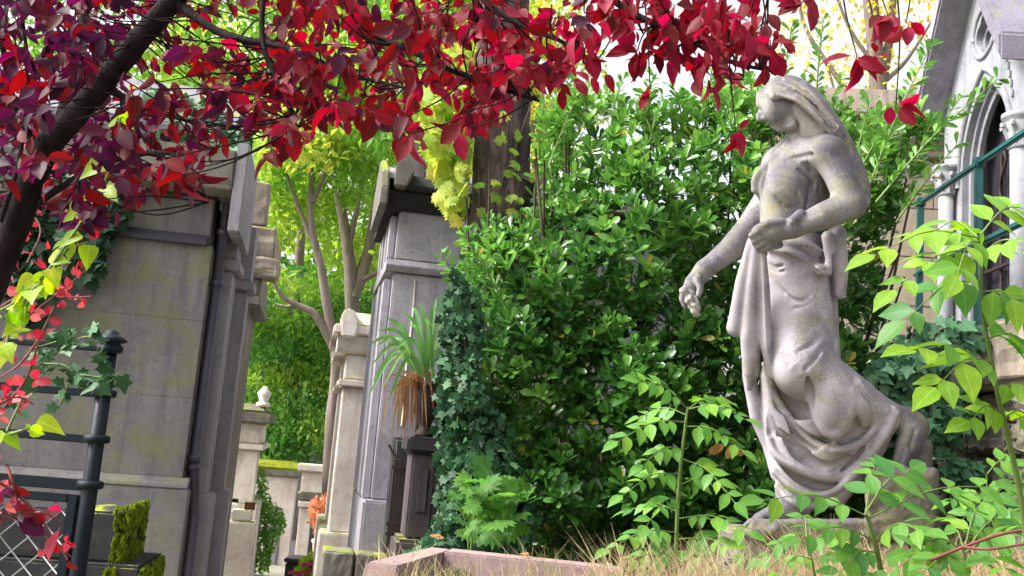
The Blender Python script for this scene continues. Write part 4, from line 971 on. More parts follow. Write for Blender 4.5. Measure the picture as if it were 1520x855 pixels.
# overfold at the waist and the fall behind the hip
d.tube(d.on([(1142, 366, 6), (1164, 372, 8), (1192, 384, 9), (1220, 400, 9)], 1), 5)
d.tube([(1216, 400, -50, 8), (1230, 402, -46, 8), (1234, 385, -44, 9), (1229, 352, -44, 10)], 5, flat=0.7)
d.tube(d.on([(1150, 358, 6), (1185, 362, 8), (1214, 374, 7)], 1), 5)
d.tube(d.on([(1166, 378, 2), (1194, 391, 3), (1214, 404, 3)], -1), 3, True)
d.tube([(1243, 345, -22, 13), (1248, 400, -16, 12), (1247, 436, -12, 9)], 4, flat=1.4)
d.tube([(1228, 420, 8, 14), (1232, 500, 10, 14), (1240, 550, 6, 10)], 8)
d.tube([(1237, 380, -44, 5), (1239, 430, -40, 6)], 4, True)
# small folds on the thigh panel
for L in ([(1142, 391, 2), (1150, 397, 2.6), (1162, 394, 1.5)], [(1145, 398, 1.5), (1156, 404, 2), (1164, 402, 1.3)], [(1152, 420, 1.6), (1172, 442, 3), (1192, 447, 3), (1210, 430, 1.6)], [(1180, 458, 1.5), (1200, 450, 2.4), (1214, 436, 1.5)]):
    d.tube(d.on(L, -0.6), 3.5, True)
for L in ([(1180, 509, 3), (1200, 499, 5), (1218, 484, 4), (1228, 470, 3)], [(1176, 546, 3), (1200, 528, 5), (1218, 508, 5), (1226, 490, 3)], [(1190, 556, 3), (1206, 540, 4), (1220, 524, 4)], [(1168, 440, 4), (1188, 453, 5), (1206, 442, 4)]):
    d.tube(d.on([(x_, y_, r_*0.8) for x_, y_, r_ in L], 2.2), 4)
for L in ([(1184, 522, 2), (1204, 511, 3), (1220, 496, 2)], [(1196, 548, 2), (1212, 530, 3), (1224, 512, 2)]): d.tube(d.on(L, -1), 4, True)
d.mesh('drapery', M_DRAPE, st, sorg)

# ---- veil over the head, falling behind the shoulder
v = Field()
v.ell((1184, 152, -4), (40, 30, 34), 38, 6); v.tube([(1200, 160, -6, 26), (1226, 190, -8, 22), (1246, 222, -10, 14)], 8)
for z in (-36, -25, -12, 2, 15, 28):
    top = 40*(1-math.sqrt(1-(z/46)**2))
    v.tube([(1147+abs(z)*0.1, 127+top, z, 9), (1168, 121+top*0.9, z, 9), (1192, 128+top*0.8, z, 10), (1216, 152+top*0.6, z*0.95, 11), (1238, 184+top*0.3, z*0.85, 11), (1256, 216, z*0.7, 12), (1266, 248, z*0.5-6, 12), (1278, 292, z*0.4-14, 10)], 6)
v.tube([(1168, 160, -20, 7), (1190, 175, -28, 10), (1214, 200, -32, 12)], 9); v.tube([(1180, 178, -18, 7), (1194, 192, -25, 10), (1202, 214, -22, 12)], 9)
v.tube([(1154, 148, -24, 5), (1185, 158, -32, 8), (1222, 194, -36, 10)], 9)
v.tube([(1152, 132, -28, 8), (1180, 137, -38, 9), (1210, 158, -42, 9), (1240, 192, -40, 9)], 7)
v.tube([(1135, 136, -10, 4.6), (1141, 138, -26, 4.6), (1158, 140, -42, 4.6), (1182, 147, -51, 4.6), (1208, 168, -53, 4.8), (1238, 200, -49, 4.8)], 2.5)
v.tube([(1135, 136, -10, 4.6), (1136, 135, 16, 4.6)], 2.5)
for L in ([(1158, 122, 2.6), (1184, 140, 3.4), (1208, 160, 4), (1236, 190, 3.2)], [(1178, 124, 2.4), (1206, 146, 3.4), (1230, 172, 3.8), (1248, 204, 3)], [(1222, 150, 2.4), (1244, 184, 3.2), (1262, 226, 2.6)]): v.tube(v.on(L, 1), 3, True)
for L in ([(1164, 116, 3), (1196, 131, 4), (1222, 158, 4.5), (1250, 200, 4)], [(1168, 132, 3), (1196, 152, 4), (1222, 180, 4)]): v.tube(v.on(L, 0.5), 3)
v.tube([(1268, 240, -22, 12), (1280, 276, -28, 13), (1283, 300, -30, 9)], 6)
v.mesh('veil', M_VEIL, st, sorg)
# ---- flowers crumbling in the lowered hand, rock and plinth
fl = Field()
for i in range(26):
    t = i/25; fl.ell((1018+t*16+random.uniform(-6, 8), 430+t*36, 4+random.uniform(-8, 10)), (random.uniform(4, 7), random.uniform(3.5, 6), 5), random.uniform(0, 90), 2)
fl.mesh('flowers', statue_mat('crumbled_stone', (0.55, 0.53, 0.47), 0.6, 0.6), st, sorg)
pl = Field()
M_PLI = statue_mat('mossy_plinth_stone', (0.17, 0.16, 0.11), 0.5, 0.8)
def vnoise(shape, cell):
    g = np.random.default_rng(int(sum(shape))+cell).normal(size=[n//cell+3 for n in shape])
    for ax in range(3):
        t = np.arange(shape[ax])/cell; i = t.astype(int); f_ = t-i; f_ = f_*f_*(3-2*f_); sh_ = [1, 1, 1]; sh_[ax] = -1; f_ = f_.reshape(sh_)
        g = np.take(g, i, ax)*(1-f_)+np.take(g, i+1, ax)*f_
    return g
def slab(F, x0, x1, y0, y1, z0, z1, r, k=6):
    w, X, Y, Z = F._win((x0, y0, z0), (x1, y1, z1), 16)
    qx = np.abs(X-(x0+x1)/2)-(x1-x0)/2+r; qy = np.abs(Y-(y0+y1)/2)-(y1-y0)/2+r; qz = np.abs(Z-(z0+z1)/2)-(z1-z0)/2+r
    dd = np.sqrt(np.maximum(qx, 0)**2+np.maximum(qy, 0)**2+np.maximum(qz, 0)**2)+np.minimum(np.maximum(np.maximum(qx, qy), qz), 0)-r
    dd = dd+1.6*vnoise(dd.shape, 14)+0.7*vnoise(dd.shape, 5)+0.35*vnoise(dd.shape, 2)
    F._put(w, dd, k, False)
slab(pl, 1112, 1310, 770, 803, -60, 70, 9); slab(pl, 1285, 1392, 696, 803, -62, 72, 7)
slab(pl, 1355, 1384, 652, 706, -20, 40, 10); slab(pl, 1300, 1345, 690, 706, -50, 40, 6)
pl.tube([(1106, 792, -45, 9), (1150, 788, -58, 10)], 6)
pl.mesh('plinth', M_PLI, st, sorg)
o = box('plinth_footing', st, *( -0.32, 0.58, -0.14, 0.26, -0.40, 0.02), M_RUB, 0.02, rough=0.01)
del b, d, v, fl, pl
# ------------------------------------------------------------------ the big glossy shrub behind the statue
SHRUB = [(690, 850), (668, 800), (662, 640), (672, 540), (668, 420), (690, 345), (720, 330), (790, 322), (800, 230), (806, 165), (830, 140), (880, 132), (930, 150), (975, 162), (1030, 140), (1070, 112), (1110, 120),
         (1150, 150), (1240, 165), (1300, 170), (1340, 150), (1380, 165), (1395, 215), (1360, 265), (1325, 330), (1300, 400), (1310, 470), (1300, 560), (1340, 640), (1390, 700), (1380, 800), (1150, 840)]
def shrub_front(px, py, poly=SHRUB):
    e = poly_dist(px, py, poly)
    return 4.72 + 0.55*(1-np.clip(e/130, 0, 1))**2 + 0.22*lump(px, py, 34, 2.0) + 0.12*lump(px, py, 15, 5.0) - 0.12*np.clip((py-330)/300, 0, 1) + 0.25*np.clip((300-py)/200, 0, 1)
sroot = P(960, 800, 5.1)
s = empty('evergreen_shrub', sroot, 'large glossy evergreen shrub filling the space behind the statue', 'shrub')
def whorls(cx, cy, dep, axis_up=0.75, out=0.6, nl=8, ls=(0.065, 0.12), tb=0.5, ts=0.2):
    n = len(cx); c = P(cx, cy, dep)
    ax = UP*axis_up + TOCAM*out + 0.5*rvec(n); ax /= np.linalg.norm(ax, axis=1)[:, None]
    rx = np.cross(ax, rvec(n)); rx /= np.linalg.norm(rx, axis=1)[:, None]; ry = np.cross(ax, rx)
    PP, AA, NN, SS, TT = [], [], [], [], []
    base = rng.uniform(0, 6.28, n); wt = rng.normal(tb, ts, n)
    for k in range(nl):
        an = base+k*2.399+rng.normal(0, .2, n); sp = rng.uniform(0.35, 1.35, n)*(0.5+0.6*k/nl)
        rad = np.cos(an)[:, None]*rx+np.sin(an)[:, None]*ry
        a = ax*np.cos(sp)[:, None]+rad*np.sin(sp)[:, None]
        PP.append(c-ax*(0.035*k/nl)); AA.append(a); NN.append(ax*np.sin(sp)[:, None]-rad*np.cos(sp)[:, None]+0.15*rvec(n)); SS.append(rng.uniform(*ls, n)*(0.7+0.3*k/nl)); TT.append(wt+rng.normal(0, .08, n)+0.12*(1-k/nl))
    return [np.concatenate(q) for q in (PP, AA, NN, SS, TT)]
N1 = 2100
cx, cy = sample_poly(SHRUB, N1); dep = shrub_front(cx, cy)+rng.exponential(0.06, N1)
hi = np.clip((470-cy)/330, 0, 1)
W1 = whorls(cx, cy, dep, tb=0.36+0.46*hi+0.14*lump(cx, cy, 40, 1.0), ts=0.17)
N2 = 2300
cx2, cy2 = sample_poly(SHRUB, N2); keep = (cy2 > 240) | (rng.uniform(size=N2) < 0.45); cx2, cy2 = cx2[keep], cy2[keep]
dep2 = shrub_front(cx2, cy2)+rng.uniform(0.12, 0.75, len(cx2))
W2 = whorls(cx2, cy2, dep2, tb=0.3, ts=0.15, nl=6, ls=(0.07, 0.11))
# long upright shoots that break the outline
sh = []; PS = []; AS = []; NS = []; SS_ = []; TS = []
def shoot(p0, p1, d0, d1, dens=0.028, ls=0.07, tint=0.75, drop=True):
    a = P(*p0, d0); b = P(*p1, d1); mid = (a+b)/2+np.array([0, 0, 0.03])+0.02*rvec(1)[0]
    q = smooth_path([a, mid, b], 8); sh.append((q, np.linspace(0.006, 0.0025, len(q))))
    L = np.linalg.norm(b-a); m = int(L/dens)
    for t in np.linspace(0.12, 1, m):
        i = t*(len(q)-1); pt = q[int(i)]*(1-i % 1)+q[min(int(i)+1, len(q)-1)]*(i % 1); dr = (b-a)/L
        for _ in range(2 if t < .97 else 4):
            v = rvec(1)[0]; v -= (v@dr)*dr; v /= np.linalg.norm(v); PS.append(pt); AS.append(dr*random.uniform(.5, 1.0)+v*0.9); NS.append(UP+0.5*rvec(1)[0]-dr*0.2); SS_.append(ls*random.uniform(.7, 1.1)); TS.append(tint+random.gauss(0, .1))
for p0, p1, dd in (((905, 200), (925, 118), 5.2), ((860, 200), (842, 120), 5.2), ((970, 230), (955, 140), 5.15), ((1045, 200), (1062, 70), 5.1), ((1075, 190), (1090, 120), 5.0), ((1150, 200), (1175, 40), 5.3), ((1210, 180), (1222, 30), 5.35),
                   ((1270, 330), (1380, 70), 4.6), ((1240, 330), (1330, 160), 4.8), ((1300, 300), (1480, 118), 4.5), ((1330, 330), (1420, 215), 4.6), ((1300, 260), (1345, 140), 4.8), ((1260, 260), (1290, 150), 4.9),
                   ((730, 500), (655, 385), 4.7), ((760, 470), (690, 350), 4.75), ((820, 270), (808, 180), 5.2), ((1010, 220), (1000, 130), 5.2), ((1120, 240), (1125, 130), 5.0)):
    shoot(p0, p1, dd, dd-0.05)
for _ in range(36):
    x = random.uniform(800, 1390); y0 = 165+20*math.sin(x/40); shoot((x, y0+60), (x+random.uniform(-30, 40), y0-random.uniform(-25, 35)), 5.1+random.uniform(-.1, .35), 5.1, ls=0.065, tint=0.72)
A = [np.concatenate([W1[i], W2[i], np.array(z)]) for i, z in enumerate((PS, AS, NS, SS_, TS))]
yl = rng.uniform(size=len(A[0])) < 0.009; A[4][yl] = 1.0; A[4] = np.where(yl, 1.0, np.clip(A[4], 0.02, 0.93))
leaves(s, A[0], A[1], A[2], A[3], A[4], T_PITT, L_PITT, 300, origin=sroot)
for q in sh[:18]: tubes('shoot', s, [q], M_STEM, 5, origin=sroot)
tubes('twigs', s, sh[18:], M_STEM, 5, origin=sroot, kind='stuff')
br = []
for _ in range(60):
    x = random.uniform(690, 1370); y = random.uniform(200, 640); base = P(760+(x-760)*0.75+random.uniform(-30, 30), 810, 5.35+random.uniform(-.1, .3)); tip = P(x, y, 5.0+random.uniform(0, .35))
    br.append((smooth_path([base, (base+tip)/2+0.08*rvec(1)[0], tip], 6), np.linspace(0.018, 0.005, 13)))
tubes('branch', s, br, M_TWIG, 6, origin=sroot)

# ------------------------------------------------------------------ ivy
def ivy(root_px, label, poly, depf, n, mat, size=(0.035, 0.06), tb=0.5, ts=0.2, face=None, nparts=300, hang=0.7, vines=10, grp=None):
    r = P(*root_px); e = empty('ivy', r, label, 'ivy', 0, grp)
    px, py = sample_poly(poly, n); p = P(px, py, depf(px, py))
    fc = TOCAM if face is None else np.array(face, float)
    nr = fc+0.45*UP+0.45*rvec(n); ax = -UP*hang+0.8*rvec(n)
    leaves(e, p, ax, nr, rng.uniform(*size, n), np.clip(rng.normal(tb, ts, n)+0.15*lump(px, py, 25, 3), 0, 1), T_IVY, mat, nparts, origin=r)
    vv = []
    for _ in range(vines):
        x, y = sample_poly(poly, 4); o = np.argsort(-y); x = x[o]*0.3+x[o].mean()*0.7; y = y[o]; q = P(x, y, depf(x, y)+0.03); vv.append((smooth_path(q, 5), np.full(16, 0.006)))
    tubes('vine', e, vv, M_TWIG, 5, origin=r); return e
IV1 = [(600, 855), (640, 800), (650, 720), (648, 560), (655, 470), (670, 400), (700, 420), (716, 470), (712, 560), (760, 640), (800, 760), (780, 815), (690, 822), (630, 850)]
ivy((665, 800, 4.75), 'dark ivy curtain covering the left flank of the evergreen shrub', IV1, lambda x, y: 4.55+0.35*np.clip((x-680)/-90, 0, 1)+0.05*lump(x, y, 17, 1)+rng.uniform(0, 0.12, len(x)) if True else 0, 1900, L_IVY, tb=0.45, ts=0.25)
IV2 = [(585, 855), (600, 825), (640, 795), (655, 800), (650, 822), (615, 850)]
ivy((615, 850, 4.3), 'trailing silvery ivy leaves left of the pink granite kerb', IV2, lambda x, y: 4.2+0.004*(840-y)+rng.uniform(0, .1, len(x)), 200, L_BLUEIVY, tb=0.4, nparts=150, hang=0.3, vines=3)
IV3 = [(1290, 590), (1300, 540), (1335, 500), (1390, 470), (1440, 480), (1470, 488), (1440, 520), (1400, 545), (1390, 600), (1405, 650), (1370, 690), (1340, 640)]
ivy((1380, 640, 4.6), 'bluish ivy spilling over the terrace coping beside the chapel railing', IV3, lambda x, y: 4.75+0.10*lump(x, y, 14, 2)+0.2*np.clip((x-1360)/100, -1, 1)*0+rng.uniform(0, 0.15, len(x)), 520, L_BLUEIVY, (0.06, 0.10), 0.45, 0.25, nparts=300)
IV5 = [(1385, 600), (1430, 560), (1450, 600), (1420, 680), (1470, 690), (1450, 720), (1400, 700), (1380, 650)]
ivy((1420, 700, 4.85), 'sparse ivy creeping on the rubble stones of the terrace wall', IV5, lambda x, y: 4.8+0*x, 70, L_BLUEIVY, (0.05, 0.08), 0.35, 0.2, nparts=80, vines=4)
f, ztL, zbL, zcL = MAUS_L
IV4 = [(0, 240), (70, 210), (150, 250), (200, 300), (170, 340), (140, 420), (90, 400), (60, 480), (20, 470), (-20, 400)]
def wall_dep(px, py):
    rr = P(px, py, np.ones(len(px)))-cam_pos; t = (-(cam_pos-f.o)@f.ey-0.06)/(rr@f.ey); return t
ivy((60, 470, 6.6), 'dark ivy on the blank wall of the large left mausoleum', IV4, lambda x, y: wall_dep(x, y)-rng.uniform(0, .15, len(x)), 800, L_IVY, (0.07, 0.12), 0.25, 0.2, nparts=200)
IV6 = [(170, 180), (230, 130), (300, 150), (370, 190), (365, 225), (330, 222), (300, 205), (240, 225), (190, 235)]
ivy((260, 230, 6.5), 'bright ivy and climbers on the roof of the large left mausoleum', IV6, lambda x, y: wall_dep(x, y)+0.15-(y-200)*0.004+rng.uniform(-.1, .1, len(x)), 420, L_IVY, (0.08, 0.13), 0.75, 0.25, nparts=150, vines=6)

# ------------------------------------------------------------------ old trunk standing behind the shrub
tr = P(742, 800, 6.0)
t = empty('old_tree', tr, 'thick rough brown tree trunk rising behind the left part of the shrub', 'tree')
q = smooth_path([P(726, 900, 6.1), P(733, 500, 6.05), P(742, 330, 6.0), P(746, 200, 6.0), P(748, 60, 6.0), P(752, -150, 6.0), P(770, -420, 6.1)], 9)
rad = np.interp(np.linspace(0, 1, len(q)), [0, .25, .4, .6, 1], [0.21, 0.2, 0.17, 0.155, 0.13])
V, F = tube_arrays(q, rad, 28, 0.05)
an = np.tile(np.arange(28), len(q)); ridge = 0.012*np.sign(np.sin(an*2*math.pi/28*9+np.repeat(np.arange(len(q)), 28)*0.2))
cen = np.repeat(q, 28, 0); V = V+(V-cen)/(np.linalg.norm(V-cen, axis=1)[:, None]+1e-9)*ridge[:, None]
link('trunk', mesh_np('trunk', V-tr, F, M_BARK_OLD), t)
tubes('stub', t, [([P(752, 330, 5.92), P(772, 285, 5.85), P(780, 262, 5.82)], [0.09, 0.085, 0.08]), ([P(700, 470, 5.85), P(712, 330, 5.86), P(716, 250, 5.87)], [0.03, 0.028, 0.012])], M_BARK_OLD, 14, 0.12, tr)
tubes('limb', t, [(smooth_path([P(752, -150, 6.0), P(700, -300, 6.4), P(600, -460, 6.8)], 6), np.linspace(.1, .04, 13)), (smooth_path([P(752, -150, 6.0), P(860, -330, 5.8), P(960, -480, 5.6)], 6), np.linspace(.1, .04, 13))], M_BARK_OLD, 12, 0.1, tr)
n = 900; cx, cy = sample_poly([(520, -620), (1050, -620), (1050, -380), (760, -300), (520, -360)], n); p = P(cx, cy, rng.uniform(5.2, 7.2, n))
leaves(t, p, rvec(n)-0.3*UP, UP+0.6*rvec(n), rng.uniform(.08, .14, n), rng.beta(2, 2, n), T_SMALL, L_DKTREE, 0, rest='crown', origin=tr)
# yellow-green maple regrowth against the trunk
mr = P(690, 400, 5.9)
e = empty('maple_sapling', mr, 'yellow-green maple sapling with large lobed leaves left of rough trunk', 'sapling')
n = 300; cx, cy = sample_poly([(628, 110), (680, 60), (690, 200), (688, 300), (680, 330), (655, 310), (645, 250), (620, 190)], n)
p = P(cx, cy, rng.uniform(5.7, 6.1, n))
leaves(e, p, -UP*0.5+0.9*rvec(n), TOCAM+0.5*UP+0.5*rvec(n), rng.uniform(.06, .11, n), np.clip(rng.normal(.68, .12, n), 0, 0.9), T_MAPLE, L_MAPLE, 300, origin=mr)
tubes('stem', e, [(smooth_path([P(692, 480, 5.95), P(684, 330, 5.95), P(672, 220, 5.95), P(668, 60, 5.95)], 5), np.linspace(.014, .004, 16)), (smooth_path([P(684, 330, 5.95), P(650, 250, 5.9), P(640, 170, 5.9)], 5), np.linspace(.008, .003, 11))], M_STEM, 6, origin=mr)
cr = P(780, 330, 5.6)
e = empty('climber', cr, 'thin climber with a few yellowish leaves on the front of the rough trunk', 'climber')
n = 20; cx, cy = sample_poly([(705, 240), (760, 150), (790, 170), (800, 240), (790, 340), (740, 345), (705, 320)], n)
leaves(e, P(cx, cy, 5.72+0*cx), -UP*.3+rvec(n), TOCAM+.4*UP+.4*rvec(n), rng.uniform(.05, .08, n), rng.uniform(.3, .8, n), T_MAPLE, L_MAPLE, 60, origin=cr)
tubes('stem', e, [(smooth_path([P(770, 345, 5.75), P(742, 290, 5.78), P(765, 220, 5.76), P(790, 150, 5.76)], 6), np.full(19, .004))], M_TWIG, 5, origin=cr)

# ------------------------------------------------------------------ trees at the end of the alley
def clump_tree(root, label, limbs, clumps, mat, barkm, leaf=0.13, per=160, tint=(0.5, 0.2), rad=0.55, nparts=0, tm=T_SMALL, name='tree', flat=0.55):
    r = np.asarray(root, float); e = empty(name, r, label, 'tree')
    if limbs: tubes('trunk', e, limbs[:1], barkm, 14, 0.06, r); 
    for L in limbs[1:]: tubes('limb', e, [L], barkm, 9, 0.08, r)
    C = np.asarray(clumps, float); k = len(C); c = np.repeat(C, per, 0); n = len(c)
    off = rvec(n)*(rng.uniform(0, 1, n)**0.45)[:, None]*rad; off[:, 2] *= flat
    ct = np.repeat(rng.normal(tint[0], tint[1], k), per)+rng.normal(0, .1, n)
    ax = rvec(n)-0.4*UP; nr = UP*0.9+TOCAM*0.3+0.7*rvec(n)
    leaves(e, c+off, ax, nr, rng.uniform(.7, 1.25, n)*leaf, ct, tm, mat, nparts, rest='crown', origin=r)
    return e
def path_px(pts, d, r0, r1, n=6, dj=0.0):
    q = smooth_path([P(x, y, d+dj*i) for i, (x, y) in enumerate(pts)], n); return (q, np.linspace(r0, r1, len(q)))
d = 15.0
limbs = [path_px([(486, 930), (488, 760), (492, 640), (500, 540), (490, 480), (477, 400), (462, 330), (462, 240), (455, 150), (450, 60)], d, 0.13, 0.012),
         path_px([(500, 525), (470, 470), (440, 452), (420, 440), (405, 415), (398, 380)], d, 0.075, 0.01, dj=-.05), path_px([(440, 452), (425, 455), (405, 450)], d, .04, .01), path_px([(470, 370), (440, 300), (420, 240)], d, .05, .012), path_px([(464, 300), (490, 240), (500, 190)], d, .045, .012)]
cx, cy = sample_poly([(392, 150), (480, 90), (560, 130), (575, 250), (500, 300), (430, 320), (395, 420), (380, 380)], 46)
clump_tree(P(488, 855, d), 'slender maple with forked pale trunk in the alley between the tombs', limbs, P(cx, cy, d+np.where(cy < 230, rng.uniform(-1.2, 1.2, 46), rng.uniform(0.2, 2.0, 46))), L_MAPLE, M_BARK_MAPLE, 0.15, 150, (0.45, 0.2), 0.55, name='maple_tree')
d = 18.0
limbs = [path_px([(522, 760), (524, 560), (522, 440), (515, 360), (500, 280), (488, 250), (470, 150), (465, 40)], d, 0.17, 0.015), path_px([(524, 440), (545, 380), (560, 290), (570, 220), (585, 100), (590, 0)], d, 0.13, 0.015, dj=.1),
         path_px([(530, 420), (560, 405), (590, 395)], d, 0.06, 0.03), path_px([(517, 370), (530, 310), (540, 260), (560, 200)], d, 0.06, 0.025), path_px([(510, 320), (500, 270), (520, 230)], d, .05, .02)]
cx, cy = sample_poly([(400, -60), (700, -100), (720, 120), (690, 230), (600, 330), (560, 440), (470, 470), (400, 300), (380, 120)], 90)
clump_tree(P(522, 830, d), 'maple with two diverging limbs and yellow-green crown behind the white tomb', limbs, P(cx, cy, d+np.where(cy < 230, rng.uniform(-1.5, 2, 90), rng.uniform(0.4, 3.0, 90))), L_MAPLE, M_BARK_MAPLE, 0.17, 150, (0.38, 0.2), 0.7, name='maple_tree')
d = 22.0
cx, cy = sample_poly([(330, 430), (420, 400), (500, 420), (560, 440), (560, 640), (520, 660), (470, 640), (440, 665), (400, 690), (350, 640)], 80)
clump_tree(P(430, 800, d), 'dark green leafy tree hanging low over the far end of the alley', [path_px([(425, 800), (430, 600), (440, 450), (450, 300)], d+.5, .25, .08)], P(cx, cy, d+rng.uniform(-1.5, 1.5, 80)), L_DKTREE, M_BARK_MAPLE, 0.17, 190, (0.5, 0.22), 0.8, name='leafy_tree')
d = 30.0
cx, cy = sample_poly([(200, 100), (420, -100), (720, -120), (720, 320), (640, 480), (560, 640), (380, 640), (300, 500)], 150)
clump_tree(P(560, 760, d), 'tall pale yellow-green tree filling the background behind the maples', [path_px([(560, 760), (565, 500), (560, 250), (570, 50)], d, .4, .12)], P(cx, cy, d+rng.uniform(-2, 3, 150)), L_MAPLE, M_BARK_MAPLE, 0.3, 130, (0.42, 0.2), 1.5, name='background_tree')
d = 20.0
cx, cy = sample_poly([(-40, -100), (330, -100), (380, 60), (300, 160), (150, 180), (-40, 200)], 50)
clump_tree(P(120, 700, d), 'green tree behind the large left mausoleum, glimpsed through red leaves', [path_px([(120, 700), (130, 300), (150, 50)], d, .25, .1)], P(cx, cy, d+rng.uniform(-1.5, 1.5, 50)), L_MAPLE, M_BARK_MAPLE, 0.2, 110, (0.35, 0.2), 0.9, name='background_tree')
d = 26.0
cx, cy = sample_poly([(690, -60), (820, -40), (850, 60), (870, 180), (860, 330), (700, 330)], 60)
clump_tree(P(800, 660, d), 'yellowing tree behind the rough trunk and shrub', [path_px([(800, 660), (800, 300), (790, 50)], d, .3, .1)], P(cx, cy, d+rng.uniform(-1.5, 1.5, 60)), L_MAPLE, M_BARK_MAPLE, 0.22, 110, (0.75, 0.15), 0.9, name='background_tree')
# sparse yellow tree under the bright sky at upper right
d = 13.0
limbs = [path_px([(1300, 640), (1302, 330), (1304, 170), (1300, 80), (1285, -60)], d, .15, .09), path_px([(1303, 150), (1320, 60), (1330, -60)], d, .08, .03), path_px([(1302, 180), (1270, 150), (1225, 90), (1195, 40), (1180, -20)], d, .05, .015, dj=.1), path_px([(1302, 130), (1345, 90), (1390, 20)], d, .04, .012), path_px([(1225, 90), (1240, 150), (1215, 170)], d, .02, .01),
         path_px([(1303, 220), (1340, 160), (1380, 120)], d, .04, .012), path_px([(1300, 100), (1260, 40), (1230, -40)], d, .035, .012)]
cx, cy = sample_poly([(1140, -60), (1400, -60), (1400, 150), (1340, 190), (1260, 140), (1190, 130), (1140, 60)], 48)
clump_tree(P(1300, 700, d), 'sparse yellow autumn tree against the white sky beside the chapel', limbs, P(cx, cy, d+rng.uniform(-1, 1, 48)), L_YEL, M_BARK_MAPLE, 0.09, 26, (0.4, 0.3), 0.5, name='autumn_tree')
# small green shrub and coral plant far down the alley
r = P(398, 840, 15.5); e = empty('bush', r, 'bright green leafy bush growing against the pale tomb in the alley', 'bush')
n = 1500; cx, cy = sample_poly([(372, 845), (375, 760), (384, 735), (380, 690), (392, 700), (398, 740), (418, 760), (424, 785), (410, 800), (396, 850)], n); p = P(cx, cy, 15.4+rng.uniform(-.35, .35, n))
leaves(e, p, rvec(n), UP+TOCAM*.4+.6*rvec(n), rng.uniform(.05, .1, n), np.clip(rng.normal(.5, .2, n)+(800-cy)*-.001, 0, 1), T_SMALL, L_ASH, 60, origin=r)
tubes('stem', e, [(smooth_path([r, P(394, 790, 15.4), P(388, 720, 15.4)], 5), np.linspace(.03, .01, 11)), (smooth_path([r, P(405, 800, 15.4), P(412, 770, 15.4)], 5), np.linspace(.02, .008, 11))], M_TWIG, 6, origin=r)
r = P(478, 800, 13.0); e = empty('coral_bush', r, 'coral pink leafed bush in a stone pot beside the far trunk', 'bush')
n = 900; cx, cy = sample_poly([(458, 760), (462, 742), (480, 736), (495, 745), (498, 775), (490, 800), (474, 806), (464, 785)], n); p = P(cx, cy, 13+rng.uniform(-.2, .2, n))
leaves(e, p, rvec(n)+.4*UP, UP+TOCAM*.5+.6*rvec(n), rng.uniform(.04, .08, n), rng.beta(2, 2, n), T_SMALL, L_PINKB, 60, origin=r)
tubes('stem', e, [(smooth_path([r-np.array([0, 0, .15]), P(478, 780, 13), P(480, 750, 13)], 5), np.linspace(.015, .006, 11))], M_TWIG, 6, origin=r)
pp = empty('stone_pot', r-np.array([0, 0, 0.42]), 'small pale stone pot holding the coral pink bush', 'pot')
lathe('bowl', pp, [(.07, 0), (.075, .03), (.05, .06), (.1, .2), (.12, .36), (.135, .38), (.135, .41), (.11, .41)], M_PALE, (0, 0, 0), 18); lathe('pedestal', pp, [(.12, -1.0), (.12, -.05), (.14, -.04), (.14, -.002)], M_PALE, (0, 0, 0), 4)
r = P(455, 850, 11.5); e = empty('flower_planter', r-np.array([0, 0, .25]), 'dark square planter with yellow foliage and magenta flowers low in the alley', 'planter')
box('trough', e, -.24, .02, -.1, .25, -.3, .36, plain('dark_planter', (.035, .035, .05), .6), .015); box('rim', e, -.26, .04, -.12, .27, .363, .41, plain('planter_rim', (.05, .045, .07), .6), .01)
n = 700; cx, cy = sample_poly([(438, 855), (446, 832), (462, 820), (476, 828), (474, 855)], n); p = P(cx, cy, 11.2+rng.uniform(-.2, .2, n))
leaves(e, p, rvec(n)+.3*UP, UP+TOCAM*.5+.5*rvec(n), rng.uniform(.03, .06, n), rng.beta(2, 2, n), T_SMALL, L_LIME, 40, origin=r-np.array([0, 0, .25]))
n = 60; cx, cy = sample_poly([(428, 855), (446, 842), (470, 830), (474, 855)], n); p = P(cx, cy, 11.0+0*cx)
leaves(e, p, rvec(n), TOCAM+.5*rvec(n), rng.uniform(.04, .07, n), rng.uniform(0, 1, n), T_RND, leafmat('magenta_petal', [(0, (.5, .01, .12)), (1, (.6, .12, .25))], .3, .6, .2), 60, part='flower', origin=r-np.array([0, 0, .25]))

# ------------------------------------------------------------------ strap-leaf plant in the urn
e = empty('strap_leaf_plant', URN, 'spiky strap-leaf plant with green blades and hanging rusty dead leaves in urn', 'plant')
def strap(name, parent, pts, w, mat, tint, org):
    q = smooth_path(pts, 7); n = len(q); V = []; T = np.gradient(q, axis=0); F = []
    side = np.cross(T, TOCAM+0.3*rvec(1)[0]); side /= np.linalg.norm(side, axis=1)[:, None]+1e-9
    nn = np.cross(side, T); nn /= np.linalg.norm(nn, axis=1)[:, None]+1e-9
    for i in range(n):
        ww = w*min(1, 4*(1-i/(n-1))+.02)*(0.75+.25*min(1, i/3)); V += [q[i]-side[i]*ww+nn[i]*ww*.3, q[i], q[i]+side[i]*ww+nn[i]*ww*.3]
    for i in range(n-1): F += [[3*i, 3*i+1, 3*i+4, 3*i+3], [3*i+1, 3*i+2, 3*i+5, 3*i+4]]
    return link(name, mesh_np(name, np.array(V)-org, F, mat, np.full(len(V), tint)), parent)
ud = float((URN-cam_pos)@_f)
